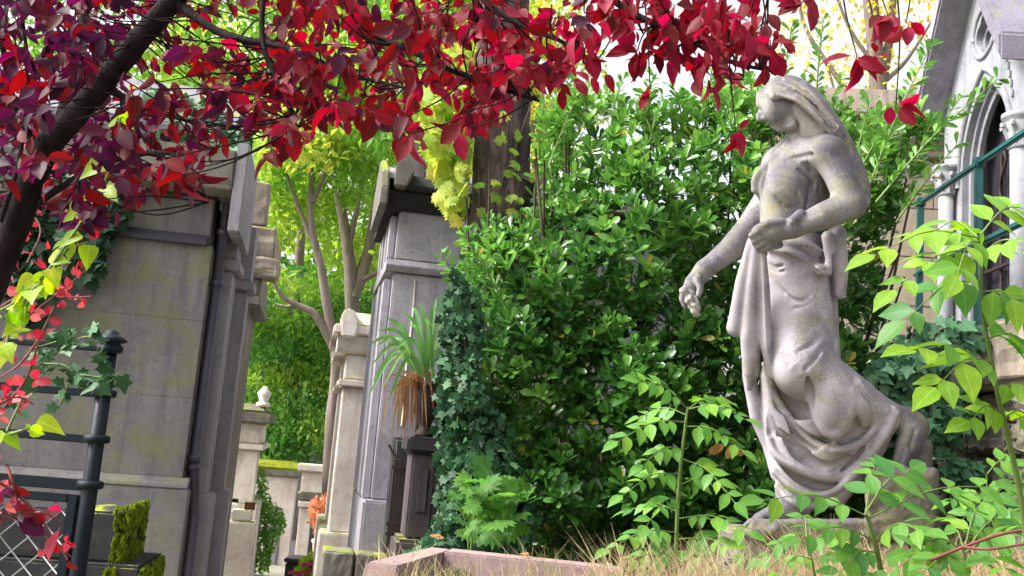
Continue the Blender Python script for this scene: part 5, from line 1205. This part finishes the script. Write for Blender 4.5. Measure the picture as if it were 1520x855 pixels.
for (x, y), dd in [((545, 512), -.1), ((560, 490), 0), ((570, 470), .1), ((598, 462), -.1), ((612, 452), .1), ((622, 448), -.15), ((640, 452), 0), ((655, 470), .1), ((548, 545), -.15), ((550, 570), .1), ((565, 580), -.2), ((585, 520), -.25), ((560, 530), .15), ((640, 480), -.2), ((665, 520), -.1), ((580, 480), -.2), ((606, 480), -.25), ((648, 440), .1), ((556, 515), .2), ((630, 470), -.25), ((540, 600), .05), ((574, 600), -.2)]:
    tip = P(x, y, ud+dd); b0 = URN+np.array([random.uniform(-.04, .04), random.uniform(-.04, .04), 0]); m = (b0+tip)/2+np.array([0, 0, 0.10+max(0, (y-470))*.0012])+(tip-b0)*.08
    strap('leaf', e, [b0, m, tip], .011, L_STRAP, random.uniform(.55, 1.0), URN)
for i in range(34):
    x = random.gauss(605, 21); y = random.uniform(610, 660); tip = P(x, y, ud-random.uniform(0, .2)); b0 = URN+np.array([random.uniform(-.05, .03), random.uniform(-.05, .02), 0]); m = P((x*.75+.25*622), 560+random.uniform(-12, 12), ud-random.uniform(.05, .2))
    strap('dead_leaf', e, [b0, m, (m+tip)/2+np.array([0, 0, .02]), tip+.02*rvec(1)[0]], random.uniform(.003, .0055), L_STRAP, random.uniform(0, .32), URN)
# ------------------------------------------------------------------ purple-leaved plum whose boughs hang into the top of the picture
root = P(-90, 1000, 2.3); root[2] = 0.0
e = empty('plum_tree', root, 'purple-leaved plum with dark boughs and red leaves hanging across the top', 'plum tree')
main = smooth_path([root, P(-80, 700, 2.3), P(-30, 470, 2.25), P(20, 340, 2.2), P(62, 230, 2.15), P(118, 165, 2.1), P(180, 90, 2.05), P(258, 0, 2.0), P(340, -90, 1.95), P(460, -160, 1.9)], 7)
tubes('trunk', e, [(main, np.interp(np.linspace(0, 1, len(main)), [0, .3, .55, .8, 1], [.045, .034, .026, .021, .015]))], M_BARK_PLUM, 12, .1, root)
LIMBS = []
def limb(pts, d0, d1, r0, r1):
    q = smooth_path([P(x, y, d0+(d1-d0)*i/(len(pts)-1)) for i, (x, y) in enumerate(pts)], 7); tubes('bough', e, [(q, np.linspace(r0, r1, len(q)))], M_BARK_PLUM, 8, .12, root); LIMBS.append(q)
limb([(90, 200), (110, 100), (125, 20), (120, -80)], 2.12, 2.3, .018, .012)
limb([(120, 170), (170, 110), (225, 40), (260, -50)], 2.12, 2.2, .013, .01)
limb([(258, 0), (330, 50), (420, 70), (520, 110), (600, 130)], 2.0, 1.8, .010, .003)
limb([(460, -160), (520, -20), (545, 50), (600, 70), (660, 100), (740, 130), (800, 150)], 1.9, 1.7, .011, .0025)
limb([(640, -120), (700, -20), (760, 30), (830, 60), (880, 90)], 1.9, 1.7, .009, .0025)
limb([(760, -140), (860, -40), (940, 20), (1010, 50), (1080, 90), (1160, 108)], 1.8, 1.6, .009, .0025)
limb([(900, -140), (1020, -60), (1120, -10), (1180, 0)], 1.8, 1.7, .008, .003)
limb([(30, 320), (120, 260), (200, 230), (270, 235), (310, 300)], 2.2, 1.95, .009, .002)
limb([(150, 130), (250, 170), (330, 190), (390, 180)], 2.08, 1.9, .007, .002)
limb([(60, 230), (20, 150), (0, 40), (-10, -60)], 2.15, 2.0, .009, .004)
limb([(460, -160), (400, -40), (390, 60), (420, 140), (440, 190)], 1.9, 1.75, .008, .002)
limb([(0, 330), (30, 230), (40, 100), (30, 0)], 2.1, 2.1, .006, .003)
ALLQ = np.concatenate(LIMBS+[main[20:]])
CAN = [(-30, -40), (1150, -40), (1140, 30), (1145, 60), (1090, 120), (1000, 95), (940, 60), (890, 100), (830, 110), (760, 165), (700, 160), (640, 120), (600, 180), (560, 165), (500, 160), (440, 190), (390, 200), (330, 190), (300, 270), (250, 250), (180, 320), (60, 320), (30, 280), (-30, 300)]
twigs = []; LP = []; LA = []; LN = []; LS = []; LT = []
def cluster(px, py, d, nl, redness, size=0.047, twig=True, spread=0.035):
    c = P(px, py, d)
    if twig:
        k = np.argmin(np.linalg.norm(ALLQ-c, axis=1)); a = ALLQ[k]
        if np.linalg.norm(a-c) < 0.3: twigs.append((smooth_path([a, (a+c)/2+.02*rvec(1)[0]-np.array([0, 0, .01]), c], 4), np.linspace(.002, .001, 9)))
    for _ in range(nl):
        v = rvec(1)[0]; ax = v*0.75-UP*random.uniform(.2, 1.0)+(-_f)*random.uniform(-.3, .5)
        LP.append(c+rvec(1)[0]*spread*random.random()); LA.append(ax); LN.append(TOCAM*random.uniform(.1, 1)+UP*random.uniform(-.2, .9)+.75*rvec(1)[0]); LS.append(size*random.uniform(.5, 1.3)); LT.append(redness+random.gauss(0, .22))
def red_at(px): return float(np.interp(px, [0, 180, 330, 450, 700, 1150], [.12, .25, .46, .56, .62, .8]))
cx, cy = sample_poly(CAN, 640)
MPX = np.array(proj(main)[:2]).T
for x, y in zip(cx, cy):
    nb = np.min(np.hypot(MPX[:, 0]-x, MPX[:, 1]-y)) < 48
    if nb and random.random() < .35: continue
    if x > 860 and random.random() < .5: continue
    cluster(x, y, random.uniform(2.2, 2.7) if nb else random.uniform(1.6, 2.7) if x < 900 else random.uniform(1.5, 1.8), random.randint(4, 7), red_at(x), .043)
# hanging tassels that define the lower fringe
for x, y, n in ((430, 200, 8), (405, 235, 5), (470, 150, 7), (500, 165, 7), (560, 175, 6), (600, 190, 8), (612, 212, 6), (690, 180, 6), (690, 205, 6), (740, 130, 8), (770, 120, 8), (795, 110, 6), (870, 90, 6), (290, 265, 7), (270, 275, 6), (240, 250, 6), (185, 270, 6), (150, 310, 7), (110, 300, 8), (60, 250, 8), (40, 230, 7), (1000, 80, 8), (1060, 90, 9), (1085, 130, 6), (1030, 60, 8), (945, 90, 5), (1110, 70, 8), (1130, 50, 5), (990, 40, 7), (925, 40, 6), (875, 60, 7), (905, 20, 6), (20, 180, 7), (330, 150, 6), (380, 170, 6), (60, 180, 8), (100, 130, 8), (30, 90, 8), (150, 60, 8)):
    cluster(x, y-14, random.uniform(1.5, 1.75), n, red_at(x)+.08, spread=.02)
for x, y, n in ((965, 140, 4), (1092, 205, 6), (1272, 92, 7), (1300, 88, 3), (1318, 30, 7), (1345, 42, 3), (1180, 2, 8), (1200, 10, 4), (1330, 165, 4), (1136, 112, 3)):
    cluster(x, y-8, 1.6, n, .85, spread=.008, twig=False)
    a = P(x, y-8, 1.6); b0 = P(x-10+random.uniform(-25, 10), -60, 1.72); twigs.append((smooth_path([b0, (a+b0)/2+.01*rvec(1)[0], a], 4), np.linspace(.002, .001, 9)))
# out-of-frame part of the crown above the picture
cx, cy = sample_poly([(-500, -40), (-30, -40), (1150, -40), (1000, -420), (300, -520), (-400, -300)], 150)
for x, y in zip(cx, cy): cluster(x, y, random.uniform(1.6, 2.4), 6, .4, twig=False)
hf = rng.uniform(size=len(LP)) < .6
for k_, tm_, np_ in ((hf, T_PLUM, 180), (~hf, T_PLUM2, 120)):
    leaves(e, np.array(LP)[k_], np.array(LA)[k_], np.array(LN)[k_], np.array(LS)[k_], np.clip(LT, 0.01, .99)[k_], tm_, L_PLUM, np_, rest='foliage', origin=root)
tubes('twig', e, twigs, M_BARK_PLUM, 5, origin=root)

# ------------------------------------------------------------------ scarlet creeper and lime clematis on the left
def spray(name, label, cat, stems, tm, mat, lsize, tint, dens, dep, sm, hang=.4, jit=.02, nparts=300, extra=None, face=.8):
    r = P(*stems[0][0], dep); e = empty(name, r, label, cat); SS = []; p_, a_, n_, s_, t_ = [], [], [], [], []
    for pts in stems:
        q = smooth_path([P(x, y, dep+random.uniform(-.06, .06)) for x, y in pts], 8); SS.append((q, np.linspace(.004, .0015, len(q))))
        L = np.linalg.norm(np.diff(q, axis=0), axis=1).sum(); m = max(3, int(L/dens))
        for i in np.linspace(0, len(q)-1, m):
            pt = q[int(i)]; v = rvec(1)[0]
            p_.append(pt+jit*rvec(1)[0]); a_.append(v-UP*hang); n_.append(TOCAM*face+UP*.5+.55*rvec(1)[0]); s_.append(lsize*random.uniform(.6, 1.2)); t_.append(random.gauss(*tint))
    leaves(e, p_, a_, n_, s_, t_, tm, mat, nparts, origin=r); tubes('stem', e, SS, sm, 5, origin=r); return e
spray('scarlet_creeper', 'scarlet creeper leaves glowing over the left edge of the iron fence', 'creeper', [[(-30, 660), (10, 600), (40, 560), (60, 500), (80, 455)], [(-20, 540), (30, 480), (80, 440), (130, 400)], [(-30, 620), (20, 590), (50, 600)], [(-20, 470), (40, 430), (100, 390), (120, 350)], [(60, 500), (30, 540), (0, 560)], [(-20, 700), (20, 740), (60, 790), (110, 830)], [(-20, 250), (30, 300), (60, 340), (40, 390)], [(30, 150), (60, 230), (110, 220), (160, 240)], [(90, 420), (100, 440), (135, 440)], [(0, 340), (10, 380), (20, 420)]], T_RND, L_RED, .034, (.45, .3), .019, 2.5, M_STEMRED, jit=.03)
spray('clematis_vine', 'climbing vine with lime green heart-shaped leaves in front of the left fence', 'vine', [[(20, 500), (50, 430), (80, 390), (120, 330), (150, 280), (170, 230), (180, 170)], [(-20, 470), (20, 450), (60, 420)], [(80, 400), (100, 370), (130, 360)], [(-10, 650), (30, 640), (60, 630)], [(40, 440), (20, 480), (5, 520)]], T_HEART, L_LIME, .052, (.45, .2), .026, 1.9, M_STEM, jit=.012)
fF, xp, rzf = FENCE
spray('fence_ivy', 'dark green vine tendrils wound round the ball-topped fence post', 'vine', [[(10, 640), (50, 560), (90, 520), (130, 500), (150, 530)], [(60, 540), (100, 545), (130, 580), (165, 565), (180, 550)], [(90, 600), (110, 560), (150, 560)], [(40, 520), (90, 505), (110, 490)]], T_IVY, L_IVY, .05, (.7, .18), .018, 2.85, M_STEM, jit=.02)
# purplish fallen spray in front of the lattice
spray('plum_sucker', 'low plum sucker with purple and pinkish leaves in front of the wire lattice', 'plant', [[(-30, 700), (20, 730), (60, 770), (100, 830)], [(0, 760), (30, 770), (60, 760), (90, 775)], [(10, 690), (20, 720), (30, 760)]], T_PLUM, L_PLUM, .062, (.35, .3), .03, 2.0, M_STEMRED, jit=.012)

# ------------------------------------------------------------------ ash saplings and seedlings in the foreground
def frond(acc, base, tip, npair, lsize, tint, droop=.03, term=True, side=None, flat=0.6):
    q = smooth_path([base, (base+tip)/2+np.array([0, 0, droop]), tip], 8); acc['st'].append((q, np.linspace(.0022, .001, len(q))))
    ax = tip-base; L = np.linalg.norm(ax); ax = ax/L
    up = UP*flat+TOCAM*(1-flat)+.18*rvec(1)[0]; sd = np.cross(ax, up); sd /= np.linalg.norm(sd)+1e-9; up = np.cross(sd, ax)
    for k in range(npair):
        t = .28+.66*k/max(1, npair-1)*.92; pt = q[int(t*(len(q)-1))]; sc = .75+.35*math.sin(math.pi*(.2+.7*t))
        for s in (-1, 1):
            acc['p'].append(pt); acc['a'].append(sd*s*.85+ax*.55-UP*.22+.2*rvec(1)[0]); acc['n'].append(up+.42*rvec(1)[0]); acc['s'].append(lsize*sc*random.uniform(.7, 1.15)); acc['t'].append(tint+random.gauss(0, .17))
    if term: acc['p'].append(tip); acc['a'].append(ax-UP*.15); acc['n'].append(up); acc['s'].append(lsize*1.05); acc['t'].append(tint)
def sapling(label, stem, d0, d1, fronds, lsize, tint, r0=.008, name='ash_sapling', npair=4, mat=L_ASH, droop=.03, tm=T_ASH):
    q = smooth_path([P(x, y, d0+(d1-d0)*i/(len(stem)-1)) for i, (x, y) in enumerate(stem)], 8)
    r = q[0]; e = empty(name, r, label, 'sapling'); acc = dict(p=[], a=[], n=[], s=[], t=[], st=[])
    for bx, by, tx, ty, dz, *o in fronds:
        k = np.argmin([(proj(w)[0]-bx)**2+(proj(w)[1]-by)**2 for w in q]); base = q[k]; dd = (base-cam_pos)@_f
        frond(acc, base, P(tx, ty, dd+dz), o[0] if o else npair, o[1] if len(o) > 1 else lsize, o[2] if len(o) > 2 else tint, droop)
    tubes('stem', e, [(q, np.linspace(r0, r0*.45, len(q)))], M_STEM, 8, origin=r); tubes('leaf_stalk', e, acc['st'], M_STEM, 5, origin=r)
    leaves(e, acc['p'], acc['a'], acc['n'], acc['s'], acc['t'], tm, mat, 300, origin=r); return e
sapling('ash sapling with feathery leaves standing alone before the dark shrub left of statue', [(1003, 870), (1004, 800), (1008, 720), (1014, 660), (1020, 612), (1022, 605)], 3.3, 3.3,
        [(1020, 608, 948, 566, -.1, 5), (1020, 608, 1078, 596, .15, 5), (1020, 608, 1105, 622, -.1, 5), (1019, 615, 950, 620, .1, 5), (1018, 625, 918, 655, -.15, 5), (1018, 630, 1100, 668, -.1, 5), (1014, 665, 955, 690, -.1, 4), (1012, 680, 1090, 745, -.2, 5), (1010, 700, 925, 735, -.15, 5), (1008, 720, 1085, 720, .15, 4), (1005, 760, 930, 760, .1, 4), (1005, 765, 1110, 790, -.2, 5), (1004, 790, 905, 815, -.2, 5), (1004, 800, 1110, 830, -.25, 5), (1004, 810, 960, 850, -.3, 4), (1004, 820, 1060, 855, -.35, 4), (1003, 830, 900, 850, -.1, 4), (1008, 740, 960, 780, -.25, 4)], .068, .42)
sapling('tall ash sapling with large lime green leaves at the right edge before chapel', [(1528, 830), (1512, 720), (1494, 640), (1476, 560), (1460, 470), (1455, 400), (1452, 345)], 2.15, 2.05,
        [(1453, 350, 1300, 378, -.05, 4), (1453, 350, 1525, 310, .1, 4), (1453, 352, 1385, 345, .15, 3), (1455, 372, 1330, 430, -.12, 4), (1455, 380, 1535, 375, -.1, 3), (1457, 420, 1345, 475, .0, 3, .085, .25), (1458, 430, 1530, 480, -.05, 4), (1466, 500, 1535, 530, .05, 4, .08, .3), (1474, 550, 1360, 520, -.1, 3, .09, .85), (1472, 540, 1390, 575, -.15, 3, .088, .85), (1490, 620, 1440, 625, -.05, 3, .07), (1490, 620, 1540, 640, .05, 3, .08), (1454, 360, 1420, 410, -.15, 3), (1480, 580, 1545, 600, -.1, 3)], .072, .8, .007)
sapling('low ash sapling with broad pale green leaves in front of the statue plinth', [(1312, 870), (1302, 820), (1290, 775), (1284, 762)], 2.45, 2.4,
        [(1286, 765, 1135, 742, -.1, 4, .075), (1288, 770, 1476, 722, .12, 4, .085, .3), (1286, 762, 1300, 690, .2, 3, .08, .4), (1296, 800, 1190, 800, -.05, 4, .06), (1296, 800, 1370, 790, -.15, 3, .07), (1284, 762, 1350, 700, .1, 3, .08, .28), (1300, 820, 1240, 860, -.1, 4, .06)], .085, .38)
sapling('cluster of ash seedlings along the lower right corner above straw grass', [(1440, 900), (1436, 850), (1430, 812)], 2.3, 2.3,
        [(1432, 815, 1350, 820, -.05, 4), (1432, 820, 1500, 770, .1, 5), (1432, 820, 1530, 800, -.1, 4), (1434, 840, 1370, 850, -.15, 4, .06), (1436, 840, 1500, 850, -.2, 4), (1430, 812, 1400, 770, .2, 3, .055), (1434, 830, 1320, 850, .05, 5), (1432, 815, 1460, 745, .15, 3, .06)], .062, .45, .005)
sapling('small ash seedling between the lone sapling and the plinth', [(1215, 890), (1205, 830), (1198, 800)], 2.6, 2.6,
        [(1200, 805, 1130, 830, 0, 4), (1200, 805, 1260, 815, -.1, 4), (1198, 800, 1190, 770, .1, 3), (1203, 830, 1150, 860, -.1, 4), (1203, 830, 1280, 850, -.1, 4)], .05, .35, .004)
sapling('ash seedling pressed against the foot of the terrace wall', [(1470, 800), (1466, 740), (1464, 700)], 3.6, 3.6, [(1466, 740, 1410, 745, 0, 4), (1466, 745, 1520, 720, 0, 4), (1464, 705, 1500, 690, 0, 3), (1466, 760, 1420, 780, -.1, 4), (1467, 770, 1530, 770, -.1, 4)], .07, .4, .004)
# maple seedling and leaf litter
mr = P(700, 800, 4.1); e = empty('maple_seedling', mr, 'maple seedling with serrated green leaves low before the ivy', 'seedling')
n = 46; cx, cy = sample_poly([(660, 770), (680, 715), (730, 700), (790, 730), (770, 790), (700, 800)], n)
leaves(e, P(cx, cy, 4.1+rng.uniform(-.15, .15, n)), -UP*.3+np.array([-.3, 0, 0])+.8*rvec(n), UP+TOCAM*.5+.35*rvec(n), rng.uniform(.07, .12, n), rng.normal(.3, .15, n), T_MAPLE, L_DKTREE, 60, origin=mr)
tubes('stem', e, [(smooth_path([mr-np.array([0, 0, .1]), P(705, 760, 4.1), P(720, 725, 4.1)], 5), np.full(11, .004)), (smooth_path([mr-np.array([0, 0, .1]), P(690, 770, 4.1), P(672, 750, 4.1)], 5), np.full(11, .003))], M_STEM, 5, origin=mr)
dr = P(1075, 660, 3.25); e = empty('dead_leaf_cluster', dr, 'curled tan dead leaves caught on the lone ash sapling', 'dead leaf')
leaves(e, [dr, dr+_r*.02, dr-_r*.015, dr+_r*.03-_u*.01], [np.array(-_u*.4-_r*.8), -_u-_r*.1, -_u*.5-_r*.5, -_u*.4+_r*.6], [TOCAM+_u*.3, TOCAM+_r*.4, TOCAM, TOCAM-_r*.3], [.045, .05, .045, .045], [.5, .9, .7, .6], T_RND, L_DRY, 10, origin=dr)
for (x, y, d, lab) in ((775, 822, 3.1, 'tan fallen leaf lying on top of the pink granite kerb'), (645, 795, 4.3, 'tan fallen maple leaf caught in ivy left of the kerb')):
    p = P(x, y, d); e = empty('fallen_leaf', p, lab, 'leaf')
    leaves(e, [p, p+_r*.02], [_r-.2*UP, -_r+.3*_f], [UP+TOCAM*.2]*2, [.03 if d < 4 else .05]*2, [1, .8], T_MAPLE, L_DRY, 5, origin=p)
tw = P(1440, 800, 2.2)
e = empty('fallen_twig', tw, 'reddish dry twig lying across the lower right grass', 'twig')
tubes('branch', e, [(smooth_path([P(1380, 832, 2.2), P(1430, 812, 2.2), P(1490, 792, 2.2), P(1540, 786, 2.2)], 6), np.full(19, .004)), (smooth_path([P(1430, 812, 2.2), P(1470, 815, 2.15), P(1530, 806, 2.15)], 6), np.full(13, .003))], M_STEMRED, 6, origin=tw)
# ------------------------------------------------------------------ straw grass on the bank
def grass(name, label, n, xr, yr, hr, mask=None, mat=L_GRASS, wdt=.0019):
    x = rng.uniform(*xr, n); y = rng.uniform(*yr, n)
    if mask is not None: k = mask(x, y); x, y = x[k], y[k]; n = len(x)
    z = bank_z(x, y); h = rng.uniform(*hr, n)*(.6+.4*(lump(x, y, .09, 1)+1))*np.where(x < .3, .62, 1.0); lean = rng.normal(0, .45, (n, 2)); az = rng.uniform(0, 6.28, n); sd = np.stack([np.cos(az), np.sin(az)*.5, 0*az], 1)*wdt
    b = np.stack([x, y, z-.01], 1); V = np.zeros((n, 5, 3)); up = np.stack([lean[:, 0]*.5, lean[:, 1]*.5, np.ones(n)], 1); m = b+up*(h*.55)[:, None]; t = m+np.stack([lean[:, 0]*1.3, lean[:, 1]*1.3, np.full(n, .75)], 1)*(h*.5)[:, None]
    V[:, 0] = b-sd; V[:, 1] = b+sd; V[:, 2] = m-sd*.8; V[:, 3] = m+sd*.8; V[:, 4] = t
    F = np.array([(0, 1, 3), (0, 3, 2), (2, 3, 4)]); FF = (F[None]+(np.arange(n)*5)[:, None, None]).reshape(-1, 3)
    o = link(name, mesh_np(name, V.reshape(-1, 3), FF, mat, np.repeat(np.clip(rng.normal(.5, .25, n), 0, 1), 5))); tag(o, label, 'grass', kind='stuff')
grass('dry_grass', 'pale straw-coloured dry grass along the bottom of the picture', 20000, (-.33, 2.6), (2.2, 3.75), (.08, .26), lambda x, y: (lump(x, y, .12, 4) > -.35) & ~((y > 3.05) & (x < 0.9)) & ((x > .27) | (rng.uniform(size=len(x)) < .45)))
# leaf litter, thin ground cover under the shrub
n = 5000; x = rng.uniform(-.5, 4, n); y = rng.uniform(2.4, 6.5, n); p = np.stack([x, y, bank_z(x, y)+.01], 1)
o_ = P(900, 840, 3.5); e = empty('ground_cover', o_, 'low leafy ground cover and litter on the bank', 'ground cover'); 
leaves(e, p, rvec(n)*np.array([1, 1, .2]), UP+.4*rvec(n), rng.uniform(.03, .06, n), rng.uniform(0, 1, n), T_RND, L_IVY, 0, rest='litter', origin=o_)
e['kind'] = 'stuff'
# ------------------------------------------------------------------ pieces that belong to a part hang under that part
def nest(child_kind, parent_kind, roots):
    base = lambda o: o.name.split('.')[0]
    for r in [o for o in bpy.data.objects if o.parent is None and base(o) in roots]:
        ch = list(r.children); ps = [o for o in ch if base(o) == parent_kind]
        if not ps: continue
        cen = lambda o: o.location + sum((Vector(c) for c in o.bound_box), Vector())/8
        for o in [o for o in ch if base(o) == child_kind]:
            p = min(ps, key=lambda q: (cen(q)-cen(o)).length)
            o.location = o.location - p.location; o.parent = p
for c, p, r in (('capital_leaf', 'capital', ['gothic_chapel']), ('tracery', 'window_pane', ['gothic_chapel']), ('saddle_bar', 'window_pane', ['gothic_chapel']), ('pipe_collar', 'downpipe', ['mausoleum']),
                ('door_bar', 'door_panel', ['mausoleum']), ('door_rail', 'door_panel', ['mausoleum']), ('door_frame', 'door_panel', ['mausoleum']), ('cross_arm', 'cross_shaft', ['mausoleum']), ('cross_base', 'cross_shaft', ['mausoleum']),
                ('post_cap', 'post', ['iron_fence']), ('collar', 'post', ['iron_fence']), ('lattice_wire', 'lattice_frame', ['iron_fence']), ('post_joint', 'post', ['railing']), ('panel', 'die', ['pedestal']), ('rim', 'trough', ['flower_planter']),
                ('spike', 'gate_post', ['iron_gate']), ('capital_block', 'pilaster', ['mausoleum']), ('pilaster_base', 'pilaster', ['mausoleum']), ('soil', 'bowl', ['urn']), ('flowers', 'body', ['statue'])):
    nest(c, p, r)
